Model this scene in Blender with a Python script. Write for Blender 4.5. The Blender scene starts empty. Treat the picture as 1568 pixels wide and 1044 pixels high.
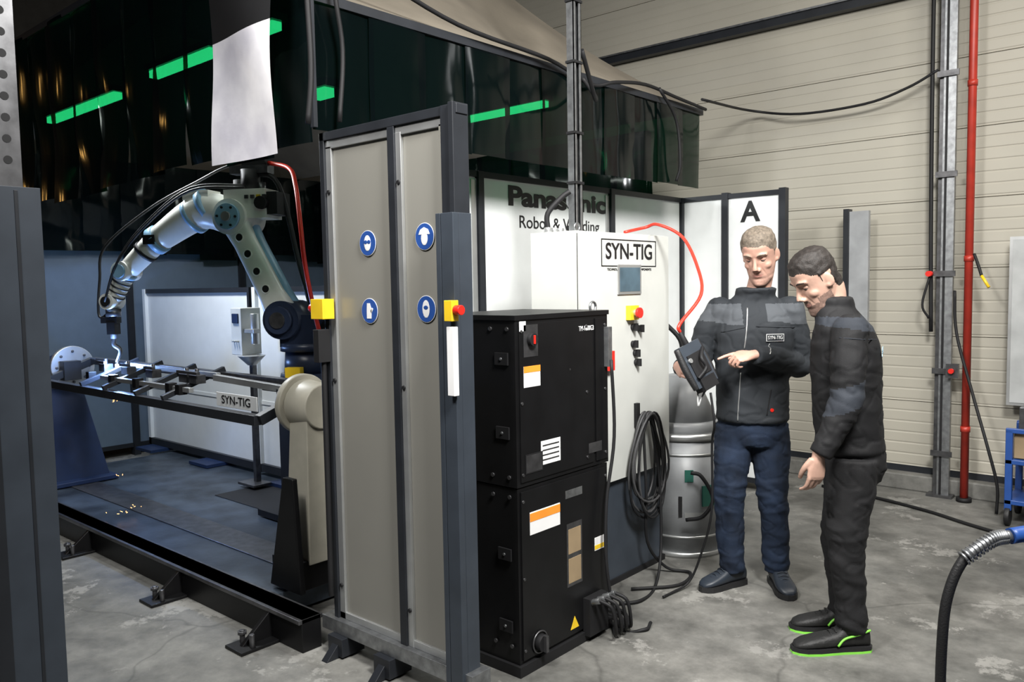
import bpy, math, random
from mathutils import Vector, Matrix, noise
from mathutils.bvhtree import BVHTree
random.seed(7)
V=Vector
YAW=math.radians(41.3); CY,SY=math.cos(YAW),math.sin(YAW)
def C(X,Y,Z):            # ground frame rotated by YAW -> world
    return V((X*CY-Y*SY, X*SY+Y*CY, Z))
scene=bpy.context.scene
scene.view_settings.view_transform='Standard'
# ------------------------------------------------------------ materials
def mat(name,col,rough=.5,metal=0,var=.12,scale=8,bump=0,bscale=60,coat=0,emit=None,estr=0,detail=4,stretch=None,spec=None):
    m=bpy.data.materials.new(name); m.use_nodes=True
    nt=m.node_tree; b=nt.nodes['Principled BSDF']
    tc=nt.nodes.new('ShaderNodeTexCoord'); mp=nt.nodes.new('ShaderNodeMapping')
    nt.links.new(tc.outputs['Object'],mp.inputs['Vector'])
    if stretch: mp.inputs['Scale'].default_value=stretch
    n=nt.nodes.new('ShaderNodeTexNoise'); n.inputs['Scale'].default_value=scale; n.inputs['Detail'].default_value=detail
    nt.links.new(mp.outputs[0],n.inputs['Vector'])
    r=nt.nodes.new('ShaderNodeValToRGB')
    r.color_ramp.elements[0].position=.3; r.color_ramp.elements[1].position=.7
    r.color_ramp.elements[0].color=tuple(c*(1-var) for c in col)+(1,)
    r.color_ramp.elements[1].color=tuple(min(1,c*(1+var)) for c in col)+(1,)
    nt.links.new(n.outputs['Fac'],r.inputs['Fac']); nt.links.new(r.outputs[0],b.inputs['Base Color'])
    b.inputs['Roughness'].default_value=rough; b.inputs['Metallic'].default_value=metal
    if coat: b.inputs['Coat Weight'].default_value=coat
    if spec is not None: b.inputs['Specular IOR Level'].default_value=spec
    if bump:
        n2=nt.nodes.new('ShaderNodeTexNoise'); n2.inputs['Scale'].default_value=bscale; n2.inputs['Detail'].default_value=5
        nt.links.new(mp.outputs[0],n2.inputs['Vector'])
        bp=nt.nodes.new('ShaderNodeBump'); bp.inputs['Strength'].default_value=bump; bp.inputs['Distance'].default_value=.01
        nt.links.new(n2.outputs['Fac'],bp.inputs['Height']); nt.links.new(bp.outputs[0],b.inputs['Normal'])
    if emit:
        b.inputs['Emission Color'].default_value=emit+(1,); b.inputs['Emission Strength'].default_value=estr
    return m
M={}
M['white']=mat('panel_white',(.66,.68,.68),.38,var=.03)
M['cabwhite']=mat('cabinet_paint',(.50,.51,.485),.42,var=.03,bump=.03,bscale=200)
M['black']=mat('black_powdercoat',(.005,.005,.0055),.42,var=.2,bump=.02,bscale=300,spec=.28)
M['blackm']=mat('black_matte',(.010,.010,.011),.6,spec=.3)
M['frame']=mat('dark_frame',(.016,.018,.022),.42,var=.15,spec=.35)
M['postgrey']=mat('slate_post',(.035,.043,.055),.42,var=.12,spec=.35)
M['rearpanel']=mat('panel_slateblue',(.11,.15,.20),.45,var=.06)
M['alu']=mat('aluminium',(.50,.51,.51),.35,.75,var=.1)
M['galv']=mat('galvanised',(.30,.31,.32),.38,.85,var=.25,scale=30)
M['steel']=mat('steel_dark',(.12,.12,.125),.35,.8,var=.3,scale=20)
M['taupe']=mat('polycarb_taupe',(.205,.20,.178),.25,var=.06,scale=1.5)
M['blue']=mat('sign_blue',(.02,.07,.28),.4,var=.05)
M['bluep']=mat('blue_paint',(.006,.018,.060),.5,var=.2)
M['bluecart']=mat('blue_paint_bright',(.015,.06,.24),.4,var=.15)
M['signw']=mat('label_white',(.75,.75,.75),.5,var=.03)
M['yellow']=mat('yellow_plastic',(.75,.50,.02),.4)
M['red']=mat('red_plastic',(.62,.02,.012),.35)
M['redpipe']=mat('red_pipe',(.36,.03,.018),.42,var=.2)
M['orange']=mat('orange_label',(.85,.28,.03),.5)
M['robot']=mat('robot_white',(.70,.71,.66),.35,var=.08)
M['robot2']=mat('robot_bluegrey',(.22,.40,.56),.4,var=.1)
M['navy']=mat('robot_navy',(.02,.03,.06),.35)
M['rubber']=mat('rubber',(.010,.010,.011),.55,bump=.2,bscale=200)
M['cable']=mat('cable_grey',(.05,.05,.052),.5)
M['redcab']=mat('cable_red',(.75,.035,.02),.35)
M['screen']=mat('screen_glass',(.06,.10,.13),.1,var=.3)
M['cream']=mat('cream_cast',(.42,.40,.33),.45)
M['drum']=mat('drum_grey',(.27,.28,.29),.4,var=.15)
M['green']=mat('dark_green_print',(.02,.12,.09),.5)
M['tan']=mat('tan_tarpaulin',(.15,.13,.10),.8,var=.15,scale=3,bump=.4,bscale=8)
M['card']=mat('cardboard',(.26,.19,.11),.8)
M['plate']=mat('platform_steel',(.05,.065,.085),.38,.4,var=.5,scale=5,bump=.1,bscale=30)
M['textd']=mat('print_black',(.006,.006,.007),.5)
M['textb']=mat('print_paleblue',(.30,.45,.55),.5)
M['sheet']=mat('sheet_painted_reflection',(.78,.76,.86),.2,.0,var=.30,scale=2.6,bump=.5,bscale=5)  # white reflection on the clear sheet, painted into its base colour
M['spark']=mat('spark',(1,.5,.1),.5,emit=(1,.45,.12),estr=10)
M['arc']=mat('arc',(.6,.8,1),.5,emit=(.55,.75,1),estr=60)
M['tubeg']=mat('lamp_tube',(.8,.9,.8),.5,emit=(.9,1.0,.92),estr=18)
M['warm']=mat('glint_lamp_glow',(.9,.6,.3),.5,emit=(1,.55,.15),estr=12)  # glow of the added lamps that glint in the curtain
M['ceil']=mat('ceiling_dark',(.03,.03,.03),.9)
M['darkwall']=mat('hall_wall_dark',(.10,.095,.085),.8)
M['grid']=mat('whiteboard_grey',(.36,.37,.37),.4)
M['skin1']=mat('skin_ruddy',(.44,.255,.195),.5,var=.08,scale=25,bump=.04,bscale=120)
M['skin2']=mat('skin_fair',(.45,.28,.215),.5,var=.07,scale=25,bump=.04,bscale=120)
M['hair1']=mat('hair_greyblond',(.13,.105,.08),.75,var=.35,scale=90,bump=.3,bscale=250)
M['hair2']=mat('hair_dark',(.016,.012,.010),.65,var=.35,scale=90,bump=.3,bscale=250)
M['beard2']=mat('beard_stubble',(.19,.12,.095),.7,var=.25,scale=120)
M['stub1']=mat('stubble_light',(.38,.225,.175),.6,var=.12,scale=120)
M['lip']=mat('lip',(.34,.165,.135),.45)
M['eye']=mat('eye_white',(.6,.57,.53),.2); M['iris']=mat('iris',(.03,.03,.03),.2)
M['jk1']=mat('jacket_charcoal',(.018,.021,.025),.8,var=.10,scale=6,bump=.12,bscale=350,spec=.3)
M['jk1b']=mat('jacket_grey',(.060,.066,.074),.8,var=.08,scale=6,bump=.12,bscale=350,spec=.3)
M['jk2']=mat('jacket_black',(.0085,.0085,.0095),.75,var=.12,scale=6,bump=.12,bscale=350,spec=.3)
M['jk2b']=mat('jacket_slate',(.024,.028,.036),.8,var=.10,scale=6,bump=.12,bscale=350,spec=.3)
M['jean']=mat('jeans_navy',(.0095,.017,.035),.85,var=.5,scale=9,bump=.15,bscale=300,spec=.3)
M['trou']=mat('trousers_black',(.011,.011,.012),.8,var=.25,scale=8,bump=.15,bscale=300,spec=.3)
M['shoe1']=mat('shoe_navy',(.018,.024,.034),.45)
M['shoe2']=mat('shoe_black',(.012,.012,.012),.6,bump=.3)
M['lime']=mat('lime_trim',(.22,.65,.07),.5)
def floor_mat():
    m=bpy.data.materials.new('concrete_floor'); m.use_nodes=True; nt=m.node_tree; b=nt.nodes['Principled BSDF']
    N=nt.nodes.new; L=nt.links.new
    tc=N('ShaderNodeTexCoord')
    n1=N('ShaderNodeTexNoise'); n1.inputs['Scale'].default_value=.9; n1.inputs['Detail'].default_value=8; n1.inputs['Roughness'].default_value=.65
    n2=N('ShaderNodeTexNoise'); n2.inputs['Scale'].default_value=5; n2.inputs['Detail'].default_value=10; n2.inputs['Roughness'].default_value=.7
    n4=N('ShaderNodeTexNoise'); n4.inputs['Scale'].default_value=2.2; n4.inputs['Detail'].default_value=12; n4.inputs['Roughness'].default_value=.75
    n5=N('ShaderNodeTexNoise'); n5.inputs['Scale'].default_value=1.6; n5.inputs['Detail'].default_value=6; n5.inputs['Distortion'].default_value=.6
    n3=N('ShaderNodeTexVoronoi'); n3.inputs['Scale'].default_value=.8; n3.feature='DISTANCE_TO_EDGE'
    wv=N('ShaderNodeTexNoise'); wv.inputs['Scale'].default_value=2.5
    for n in (n1,n2,wv,n4,n5): L(tc.outputs['Object'],n.inputs['Vector'])
    mx=N('ShaderNodeMixRGB'); mx.inputs[0].default_value=.25; L(tc.outputs['Object'],mx.inputs[1]); L(wv.outputs['Color'],mx.inputs[2]); L(mx.outputs[0],n3.inputs['Vector'])
    r1=N('ShaderNodeValToRGB'); r1.color_ramp.elements[0].position=.38; r1.color_ramp.elements[1].position=.62
    r1.color_ramp.elements[0].color=(.10,.10,.093,1); r1.color_ramp.elements[1].color=(.19,.187,.172,1)
    L(n1.outputs['Fac'],r1.inputs['Fac'])
    r2=N('ShaderNodeValToRGB'); r2.color_ramp.elements[0].position=.35; r2.color_ramp.elements[1].position=.68
    r2.color_ramp.elements[0].color=(.6,.6,.6,1); r2.color_ramp.elements[1].color=(1.3,1.3,1.3,1)
    L(n2.outputs['Fac'],r2.inputs['Fac'])
    mu=N('ShaderNodeMixRGB'); mu.blend_type='MULTIPLY'; mu.inputs[0].default_value=1; L(r1.outputs[0],mu.inputs[1]); L(r2.outputs[0],mu.inputs[2])
    r4=N('ShaderNodeValToRGB'); r4.color_ramp.elements[0].position=.57; r4.color_ramp.elements[1].position=.60
    r4.color_ramp.elements[0].color=(0,0,0,1); r4.color_ramp.elements[1].color=(.6,.6,.6,1); L(n4.outputs['Fac'],r4.inputs['Fac'])
    mp_=N('ShaderNodeMixRGB'); L(r4.outputs[0],mp_.inputs[0]); L(mu.outputs[0],mp_.inputs[1]); mp_.inputs[2].default_value=(.31,.305,.285,1)
    r5=N('ShaderNodeValToRGB'); r5.color_ramp.elements[0].position=.30; r5.color_ramp.elements[1].position=.42
    r5.color_ramp.elements[0].color=(.5,.5,.5,1); r5.color_ramp.elements[1].color=(1,1,1,1); L(n5.outputs['Fac'],r5.inputs['Fac'])
    mu5=N('ShaderNodeMixRGB'); mu5.blend_type='MULTIPLY'; mu5.inputs[0].default_value=.8; L(mp_.outputs[0],mu5.inputs[1]); L(r5.outputs[0],mu5.inputs[2])
    r3=N('ShaderNodeValToRGB'); r3.color_ramp.elements[0].position=0; r3.color_ramp.elements[1].position=.008
    r3.color_ramp.elements[0].color=(.55,.55,.55,1); r3.color_ramp.elements[1].color=(1,1,1,1)
    L(n3.outputs['Distance'],r3.inputs['Fac'])
    mu2=N('ShaderNodeMixRGB'); mu2.blend_type='MULTIPLY'; mu2.inputs[0].default_value=.7; L(mu5.outputs[0],mu2.inputs[1]); L(r3.outputs[0],mu2.inputs[2])
    L(mu2.outputs[0],b.inputs['Base Color'])
    rr=N('ShaderNodeMapRange'); rr.inputs[3].default_value=.45; rr.inputs[4].default_value=.75; L(n2.outputs['Fac'],rr.inputs[0]); L(rr.outputs[0],b.inputs['Roughness'])
    bp=N('ShaderNodeBump'); bp.inputs['Strength'].default_value=.15; bp.inputs['Distance'].default_value=.01; L(n2.outputs['Fac'],bp.inputs['Height']); L(bp.outputs[0],b.inputs['Normal'])
    return m
M['floor']=floor_mat()
M['slat']=mat('beige_sectional',(.37,.35,.295),.5,var=.06,scale=1.5)
def curtain_mat():
    m=bpy.data.materials.new('welding_curtain_green'); m.use_nodes=True; nt=m.node_tree; N=nt.nodes.new; L=nt.links.new
    b=nt.nodes['Principled BSDF']; out=nt.nodes['Material Output']
    b.inputs['Base Color'].default_value=(.002,.004,.0045,1); b.inputs['Roughness'].default_value=.10; b.inputs['Specular IOR Level'].default_value=.38
    tc=N('ShaderNodeTexCoord'); n=N('ShaderNodeTexNoise'); n.inputs['Scale'].default_value=2.0; n.inputs['Detail'].default_value=2
    mp=N('ShaderNodeMapping'); mp.inputs['Scale'].default_value=(2.0,2.0,.5); L(tc.outputs['Object'],mp.inputs[0]); L(mp.outputs[0],n.inputs['Vector'])
    bp=N('ShaderNodeBump'); bp.inputs['Strength'].default_value=.3; bp.inputs['Distance'].default_value=.04; L(n.outputs['Fac'],bp.inputs['Height']); L(bp.outputs[0],b.inputs['Normal'])
    t=N('ShaderNodeBsdfTransparent'); t.inputs[0].default_value=(.003,.10,.032,1)
    mx=N('ShaderNodeMixShader'); mx.inputs[0].default_value=.30; L(b.outputs[0],mx.inputs[1]); L(t.outputs[0],mx.inputs[2]); L(mx.outputs[0],out.inputs[0])
    return m
M['curtain']=curtain_mat()
# ------------------------------------------------------------ builder
def frame_of(d):
    d=d.normalized(); a=V((0,0,1)) if abs(d.z)<.9 else V((1,0,0))
    u=d.cross(a).normalized(); return u,d.cross(u).normalized()
def smoothpts(pts,k=6):
    pts=[V(p) for p in pts]; out=[]
    P=[pts[0]*2-pts[1]]+pts+[pts[-1]*2-pts[-2]]
    for i in range(1,len(P)-2):
        for j in range(k):
            t=j/k; a,b,c,d=P[i-1:i+3]
            out.append(.5*((2*b)+(c-a)*t+(2*a-5*b+4*c-d)*t*t+(3*b-a-3*c+d)*t**3))
    out.append(pts[-1]); return out
class B:
    def __init__(s,mats): s.v=[];s.f=[];s.m=[];s.s=[];s.mats=mats if isinstance(mats,list) else [mats]
    def mi(s,k):
        if isinstance(k,int): return k
        if k not in s.mats: s.mats.append(k)
        return s.mats.index(k)
    def add(s,vs,fs,k=0,sm=False):
        o=len(s.v); s.v+= [V(p) for p in vs]
        for i,f in enumerate(fs):
            s.f.append([o+j for j in f]); s.m.append(s.mi(k)); s.s.append(sm[i] if isinstance(sm,list) else sm)
    def box(s,c,size,k=0,rot=None,top=None):
        x,y,z=[q/2 for q in size]; tx,ty=(x,y) if top is None else (top[0]/2,top[1]/2)
        p=[V((-x,-y,-z)),V((x,-y,-z)),V((x,y,-z)),V((-x,y,-z)),V((-tx,-ty,z)),V((tx,-ty,z)),V((tx,ty,z)),V((-tx,ty,z))]
        if rot is not None: p=[rot@q for q in p]
        s.add([q+V(c) for q in p],[(0,3,2,1),(4,5,6,7),(0,1,5,4),(1,2,6,5),(2,3,7,6),(3,0,4,7)],k)
    def bb(s,a,b,k=0):
        s.box([(a[i]+b[i])/2 for i in range(3)],[abs(a[i]-b[i]) for i in range(3)],k)
    def loft(s,rings,k=0,sm=True,caps=True):
        n=len(rings[0]); vs=[p for r in rings for p in r]; fs=[];fl=[]
        for i in range(len(rings)-1):
            for j in range(n):
                fs.append((i*n+j,i*n+(j+1)%n,(i+1)*n+(j+1)%n,(i+1)*n+j)); fl.append(sm)
        if caps:
            fs.append(tuple(reversed(range(n)))); fl.append(False)
            fs.append(tuple((len(rings)-1)*n+j for j in range(n))); fl.append(False)
        s.add(vs,fs,k,fl)
    def cyl(s,a,b,r,r2=None,k=0,n=24):
        a=V(a);b=V(b); r2=r if r2 is None else r2; u,w=frame_of(b-a)
        s.loft([[p+u*(q*math.cos(t*math.tau/n))+w*(q*math.sin(t*math.tau/n)) for t in range(n)] for p,q in((a,r),(b,r2))],k)
    def tube(s,pts,r,k=0,n=10,sub=6):
        if isinstance(r,(int,float)):
            P=smoothpts(pts,sub) if sub else [V(p) for p in pts]; R=[r]*len(P)
        else:
            P=smoothpts(pts,sub) if sub else [V(p) for p in pts]
            if sub:
                R=[]
                for i in range(len(r)-1):
                    for j in range(sub): R.append(r[i]+(r[i+1]-r[i])*j/sub)
                R.append(r[-1])
            else: R=list(r)
        d=(P[1]-P[0]).normalized(); u,w=frame_of(d); rings=[]
        for i,p in enumerate(P):
            dd=(P[min(i+1,len(P)-1)]-P[max(i-1,0)])
            if dd.length>1e-7:
                dd.normalize(); u=(u-dd*u.dot(dd)).normalized(); w=dd.cross(u)
            rings.append([p+u*(R[i]*math.cos(t*math.tau/n))+w*(R[i]*math.sin(t*math.tau/n)) for t in range(n)])
        s.loft(rings,k)
    def sph(s,c,r,k=0,n=16,rot=None):
        if isinstance(r,(int,float)): r=(r,r,r)
        c=V(c); rings=[]; h=n//2
        for i in range(1,h):
            a=math.pi*i/h
            ring=[V((r[0]*math.sin(a)*math.cos(t*math.tau/n),r[1]*math.sin(a)*math.sin(t*math.tau/n),-r[2]*math.cos(a))) for t in range(n)]
            if rot is not None: ring=[rot@q for q in ring]
            rings.append([c+q for q in ring])
        vs=[p for q in rings for p in q]; fs=[]
        for i in range(len(rings)-1):
            for j in range(n): fs.append((i*n+j,i*n+(j+1)%n,(i+1)*n+(j+1)%n,(i+1)*n+j))
        bo=V((0,0,-r[2])); to=V((0,0,r[2]))
        if rot is not None: bo=rot@bo; to=rot@to
        vs+=[c+bo,c+to]; a=len(vs)-2
        for j in range(n):
            fs.append((a,(j+1)%n,j)); fs.append((a+1,(len(rings)-1)*n+j,(len(rings)-1)*n+(j+1)%n))
        s.add(vs,fs,k,True)
    def prism(s,poly,ext,k=0):
        poly=[V(p) for p in poly]; e=V(ext); s.loft([poly,[p+e for p in poly]],k,False)
    def torus(s,c,R,r,u,w,k=0,n=40,m=8,sx=1):
        pts=[V(c)+V(u)*(R*sx*math.cos(i*math.tau/n))+V(w)*(R*math.sin(i*math.tau/n)) for i in range(n+1)]
        s.tube(pts,r,k,m,0)
    def obj(s,name,parent=None,bevel=0):
        me=bpy.data.meshes.new(name); me.from_pydata([tuple(p) for p in s.v],[],s.f)
        for k in s.mats: me.materials.append(M[k])
        me.polygons.foreach_set('material_index',s.m); me.polygons.foreach_set('use_smooth',s.s); me.update()
        o=bpy.data.objects.new(name,me); scene.collection.objects.link(o)
        if parent: o.parent=parent
        if bevel:
            b=o.modifiers.new('bevel','BEVEL'); b.width=bevel; b.segments=2; b.limit_method='ANGLE'; b.angle_limit=math.radians(50)
        return o
def empty(name,loc=(0,0,0)):
    o=bpy.data.objects.new(name,None); scene.collection.objects.link(o); o.empty_display_size=.2; return o
def text(body,h,loc,rot,k,parent,name,width=None,off=0,ext=.0008):
    cu=bpy.data.curves.new(name,'FONT'); cu.body=body; cu.size=h/.72; cu.extrude=ext; cu.offset=off; cu.align_x='CENTER'; cu.align_y='CENTER'
    o=bpy.data.objects.new(name,cu); scene.collection.objects.link(o); cu.materials.append(M[k])
    o.location=loc; o.rotation_euler=rot if not isinstance(rot,Matrix) else rot.to_euler()
    bpy.context.view_layer.update()
    if width and o.dimensions.x>0: o.scale.x=width/o.dimensions.x
    o.parent=parent; return o
RX=(math.pi/2,0,math.pi/2); RY=(math.pi/2,0,0)
# ------------------------------------------------------------ room
b=B(['floor']); b.bb((-14,-5,-.2),(5,6.8,0)); b.obj('floor')
b=B(['ceil']); b.bb((-14,-5,7),(5,6.8,7.2)); b.obj('ceiling')
b=B(['darkwall']); b.bb((-14.2,-5,0),(-14,6.8,7)); b.obj('wall_left')
b=B(['darkwall']); b.bb((5,-5,0),(5.2,6.8,7)); b.obj('wall_right')
b=B(['darkwall']); b.bb((-14,-5.2,0),(5,-5,7)); b.obj('wall_front')
b=B(['slat','frame'])
prof=[]; z=.17; i=0
while z<6.95:
    dz=.082
    prof+= [(6.600,z),(6.603,z+.006),(6.603,z+.012),(6.600,z+.018),(6.600,z+dz-.002)]
    if i%6==5: prof+=[(6.612,z+dz),(6.612,z+dz+.005)]; z+=.005
    z+=dz; i+=1
prof.append((6.60,7.0)); vs=[];fs=[]
for y,zz in prof: vs+=[(-14,y,zz),(5,y,zz)]
for i in range(len(prof)-1): fs.append((2*i,2*i+1,2*i+3,2*i+2))
b.add(vs,fs,0); b.bb((-14,6.64,0),(5,6.8,7),0); b.bb((-14,6.60,.12),(5,6.64,.17),1)
b.obj('wall_back')
b=B(['floor']); b.bb((-14,6.5,0),(5,6.64,.12)); b.obj('baseboard_back',bevel=.01)
b=B(['frame','galv']); b.bb((-9,6.50,3.64),(4.5,6.58,3.72)); b.bb((-9,6.48,3.70),(4.5,6.58,3.715),1); b.obj('trim_1')
b=B(['galv','steel','blackm'])
b.bb((-1.56,6.44,0),(-1.48,6.48,6.9)); b.bb((-1.59,6.46,0),(-1.56,6.48,6.9),1); b.bb((-1.545,6.435,0),(-1.53,6.44,6.9),2)
for zz in [0.3,.9,1.6,2.3,3,3.6]: b.bb((-1.60,6.42,zz),(-1.46,6.435,zz+.04),1)
b.bb((-1.62,6.40,0),(-1.45,6.49,.02),1)
b.tube([(-1.64,6.46,4.8),(-1.64,6.46,3),(-1.63,6.45,2),(-1.62,6.46,1.2)],.014,2)
b.obj('steel_column')
b=B(['blackm']); b.tube([(-1.44,6.33,1.5),(-1.42,6.32,1.2),(-1.3,6.25,.8),(-1.18,6.15,.45),(-1.12,6.15,.2),(-1.12,6.15,.012)],.010,0); b.obj('hanging_air_hose')
b=B(['redpipe','blackm']); b.cyl((-1.37,6.40,.03),(-1.37,6.40,6.9),.027,k=0)
for zz in [.5,1.7,2.9,4.1]: b.cyl((-1.37,6.40,zz),(-1.37,6.40,zz+.04),.032,k=0); b.bb((-1.38,6.40,zz),(-1.36,6.47,zz+.03),1)
b.cyl((-1.37,6.40,0),(-1.37,6.40,.03),.05,k=1)
b.obj('red_supply_pipe')
b=B(['steel','red','yellow','blackm'])
b.bb((-1.50,6.38,.88),(-1.42,6.42,.98),0); b.cyl((-1.46,6.38,.93),(-1.46,6.35,.93),.018,k=1)
b.cyl((-1.62,6.36,1.62),(-1.62,6.44,1.62),.02,k=1); b.tube([(-1.62,6.4,1.6),(-1.66,6.38,1.4),(-1.62,6.4,1.3)],.008,3)
b.cyl((-1.27,6.3,1.6),(-1.22,6.28,1.52),.010,k=2); b.tube([(-1.33,6.36,1.75),(-1.3,6.33,1.68),(-1.27,6.3,1.6)],.01,3)
b.obj('wall_air_fittings')
b=B(['blackm']); b.tube([(-2.9,5.42,2.90),(-3.0,6.4,2.98),(-2.6,6.45,2.90),(-2.1,6.45,2.90),(-1.8,6.45,2.97),(-1.6,6.45,3.06)],.010,0); b.obj('sagging_cable')
b=B(['blackm']); b.tube([(-2.3,6.2,.012),(-1.9,6.1,.012),(-1.5,5.95,.012),(-1.15,5.75,.012),(-.6,5.5,.012)],.011,0); b.obj('floor_cable')
b=B(['drum','frame']); b.bb((-2.18,6.38,.02),(-2.04,6.42,2.1),0); b.bb((-2.22,6.36,.0),(-2.18,6.44,2.12),1)
b.obj('spare_fence_panel')
b=B(['grid','alu']); b.bb((-1.13,6.43,.71),(-.3,6.47,1.86),1); b.bb((-1.11,6.425,.73),(-.32,6.44,1.84),0); b.bb((-1.0,6.42,0),(-.96,6.46,.8),1); b.bb((-.46,6.42,0),(-.42,6.46,.8),1); b.obj('whiteboard')
b=B(['bluecart','card','rubber','steel'])
for x in(-1.02,-.45):
    for y in(5.95,6.30):
        b.bb((x-.02,y-.02,.1),(x+.02,y+.02,.62)); b.cyl((x-.015,y,.06),(x+.015,y,.06),.06,k=2)
b.bb((-1.04,5.93,.40),(-.43,6.32,.43)); b.bb((-1.04,5.93,.14),(-.43,6.32,.17)); b.bb((-1.04,5.93,.60),(-.43,5.96,.63)); b.bb((-1.04,6.29,.60),(-.43,6.32,.63))
b.bb((-1.0,5.97,.435),(-.5,6.28,.60),1); b.bb((-.98,6.0,.605),(-.6,6.26,.76),3); b.obj('blue_trolley',bevel=.004)
b=B(['warm','frame'])
for x,y,z in((-10.4,.25,3.9),(-10.0,.6,2.95),(-10.9,.9,3.0)):
    b.sph((x,y,z),(.06,.06,.09),0,12); b.cyl((x,y,z+.08),(x,y,z+.20),.10,.04,k=1); b.cyl((x,y,z+.18),(x,y,6.98),.008,k=1,n=6)
b.obj('added_glint_lamps')  # added lamps out of view, placed only for orange glints on the curtain
# ------------------------------------------------------------ side fence with text
b=B(['white','frame','alu'])
FX=-3.28
def panel_x(y0,y1,x=FX,z0=.08,z1=2.25,k=0,kf=1):
    b.bb((x-.015,y0+.03,z0),(x+.005,y1-.03,z1-.03),k)
    b.bb((x-.025,y0,z1-.035),(x+.02,y1,z1),kf); b.bb((x-.025,y0,z0-.02),(x+.02,y1,z0+.02),kf)
ys=[2.56,3.46,4.80,5.78]
for a,c in zip(ys[:-1],ys[1:]): panel_x(a,c)
for y in ys: b.bb((FX-.03,y-.022,0),(FX+.028,y+.022,2.25),1)
for y in ys[1:3]: b.bb((FX+.006,y-.07,.1),(FX+.012,y-.03,2.2),2)
AY=5.80
b.bb((FX,AY-.01,.08),(-2.45,AY+.01,2.22),0); b.bb((FX,AY-.025,2.215),(-2.45,AY+.025,2.25),1); b.bb((FX,AY-.02,.06),(-2.45,AY+.02,.1),1)
for x in(-2.90,-2.45): b.bb((x-.025,AY-.03,0),(x+.025,AY+.03,2.26),1)
fence=b.obj('cell_side_fence')
text('Panasonic',.115,(FX+.008,4.22,2.125),RX,'textd',fence,'lettering_large',1.02,off=.006)
text('Robot & Welding',.078,(FX+.008,4.23,1.975),RX,'textd',fence,'lettering_small',.84)
text('A',.15,(-2.70,AY-.014,2.10),RY,'textd',fence,'lettering_bay',off=.006)
b=B(['rearpanel','frame'])
for y0,y1 in((2.3,3.5),(3.5,4.7),(4.7,5.85)):
    panel_x(y0,y1,-8.0,.1,2.02); b.bb((-8.04,y0-.03,0),(-7.96,y0+.03,2.05),1)
for x0,x1 in((-8,-6.4),(-6.4,-4.8),(-4.8,-3.36)):
    b.bb((x0+.03,5.83,.1),(x1-.03,5.85,2.0),1); b.bb((x0,5.81,2.0),(x1,5.87,2.05),1); b.bb((x0-.03,5.81,0),(x0+.03,5.87,2.05),1)
b.obj('cell_rear_fence')
b=B(['white','frame','robot2','bluep'])
for x0,x1 in((-7.62,-5.78),(-5.74,-4.75)):
    b.bb((x0+.04,3.49,.72),(x1-.04,3.51,1.57),0); b.bb((x0+.04,3.49,.22),(x1-.04,3.51,.70),0)
    b.bb((x0,3.47,1.57),(x1,3.53,1.61),1); b.bb((x0,3.485,.69),(x1,3.515,.72),0); b.bb((x0,3.46,.16),(x1,3.54,.22),1)
    b.bb((x0,3.46,.16),(x0+.045,3.54,1.61),0); b.bb((x1-.03,3.46,.16),(x1,3.54,1.61),1)
for x in(-7.4,-6.4,-5.2): b.bb((x-.15,3.3,.135),(x+.15,3.7,.16),3)
div=b.obj('station_divider_screen')
# ------------------------------------------------------------ curtains + hood
def curtain(bd,p0,p1,z0,z1,w=.32,jit=.03,seed=1,amp=1.0):
    rnd=random.Random(seed); p0=V(p0+(0,));p1=V(p1+(0,)); d=p1-p0; L=d.length; d.normalize(); nrm=V((d.y,-d.x,0))
    n=max(1,int(L/w)); ww=L/n
    for i in range(n):
        zb=z0+rnd.uniform(-jit,jit); off=.012*(i%2); ph=rnd.uniform(0,6); tw=rnd.uniform(-.25,.25)*amp; nx,nz=8,14; vs=[];fs=[]
        for a in range(nz+1):
            zz=z1+(zb-z1)*a/nz; g=a/nz
            for c in range(nx+1):
                t=c/nx; s=(i+t*1.12)*ww
                o=off+.014*amp*math.sin(t*math.pi)+amp*(g*(.022*math.sin(ph+zz*5)+tw*.10*(t-.5))+.003*math.sin(zz*13+ph*2+t*3))
                p=p0+d*min(s,L)+nrm*o; vs.append((p.x,p.y,zz))
        for a in range(nz):
            for c in range(nx): k=a*(nx+1)+c; fs.append((k,k+1,k+nx+2,k+nx+1))
        bd.add(vs,fs,'curtain',True)
HX,HY=-2.92,2.08
b=B(['tan','frame'])
x0,x1,y0,y1,zb,zt=-8.25,HX+.02,HY-.02,5.44,2.82,3.92
bx=[(x0,y0,zb),(x1,y0,zb),(x1,y1,zb),(x0,y1,zb)]; ins=1.25
tp=[(x0+ins,y0+ins,zt),(x1-ins,y0+ins,zt),(x1-ins,y1-ins,zt),(x0+ins,y1-ins,zt)]
def gridquad(bd,a,bq,c,d,n,k,amp,sag=.10):
    a,bq,c,d=map(V,(a,bq,c,d)); vs=[];fs=[]
    for i in range(n+1):
        for j in range(n+1):
            u,v=i/n,j/n; p=(a*(1-u)+bq*u)*(1-v)+(d*(1-u)+c*u)*v
            e=math.sin(math.pi*v)*math.sin(math.pi*u); p=p+V((0,0,-sag*math.sin(math.pi*v)+amp*e*noise.noise(p*1.7))); vs.append(p)
    for i in range(n):
        for j in range(n): q=i*(n+1)+j; fs.append((q,q+n+1,q+n+2,q+1))
    bd.add(vs,fs,k,True)
gridquad(b,(x0,y0,3.32),(x1,y0,3.32),tp[1],tp[0],24,0,.05,0)
gridquad(b,bx[1],bx[2],tp[2],tp[1],24,0,.10)
gridquad(b,bx[2],bx[3],tp[3],tp[2],24,0,.05)
gridquad(b,bx[3],bx[0],tp[0],tp[3],24,0,.05)
gridquad(b,tp[0],tp[1],tp[2],tp[3],6,0,0)
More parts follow.
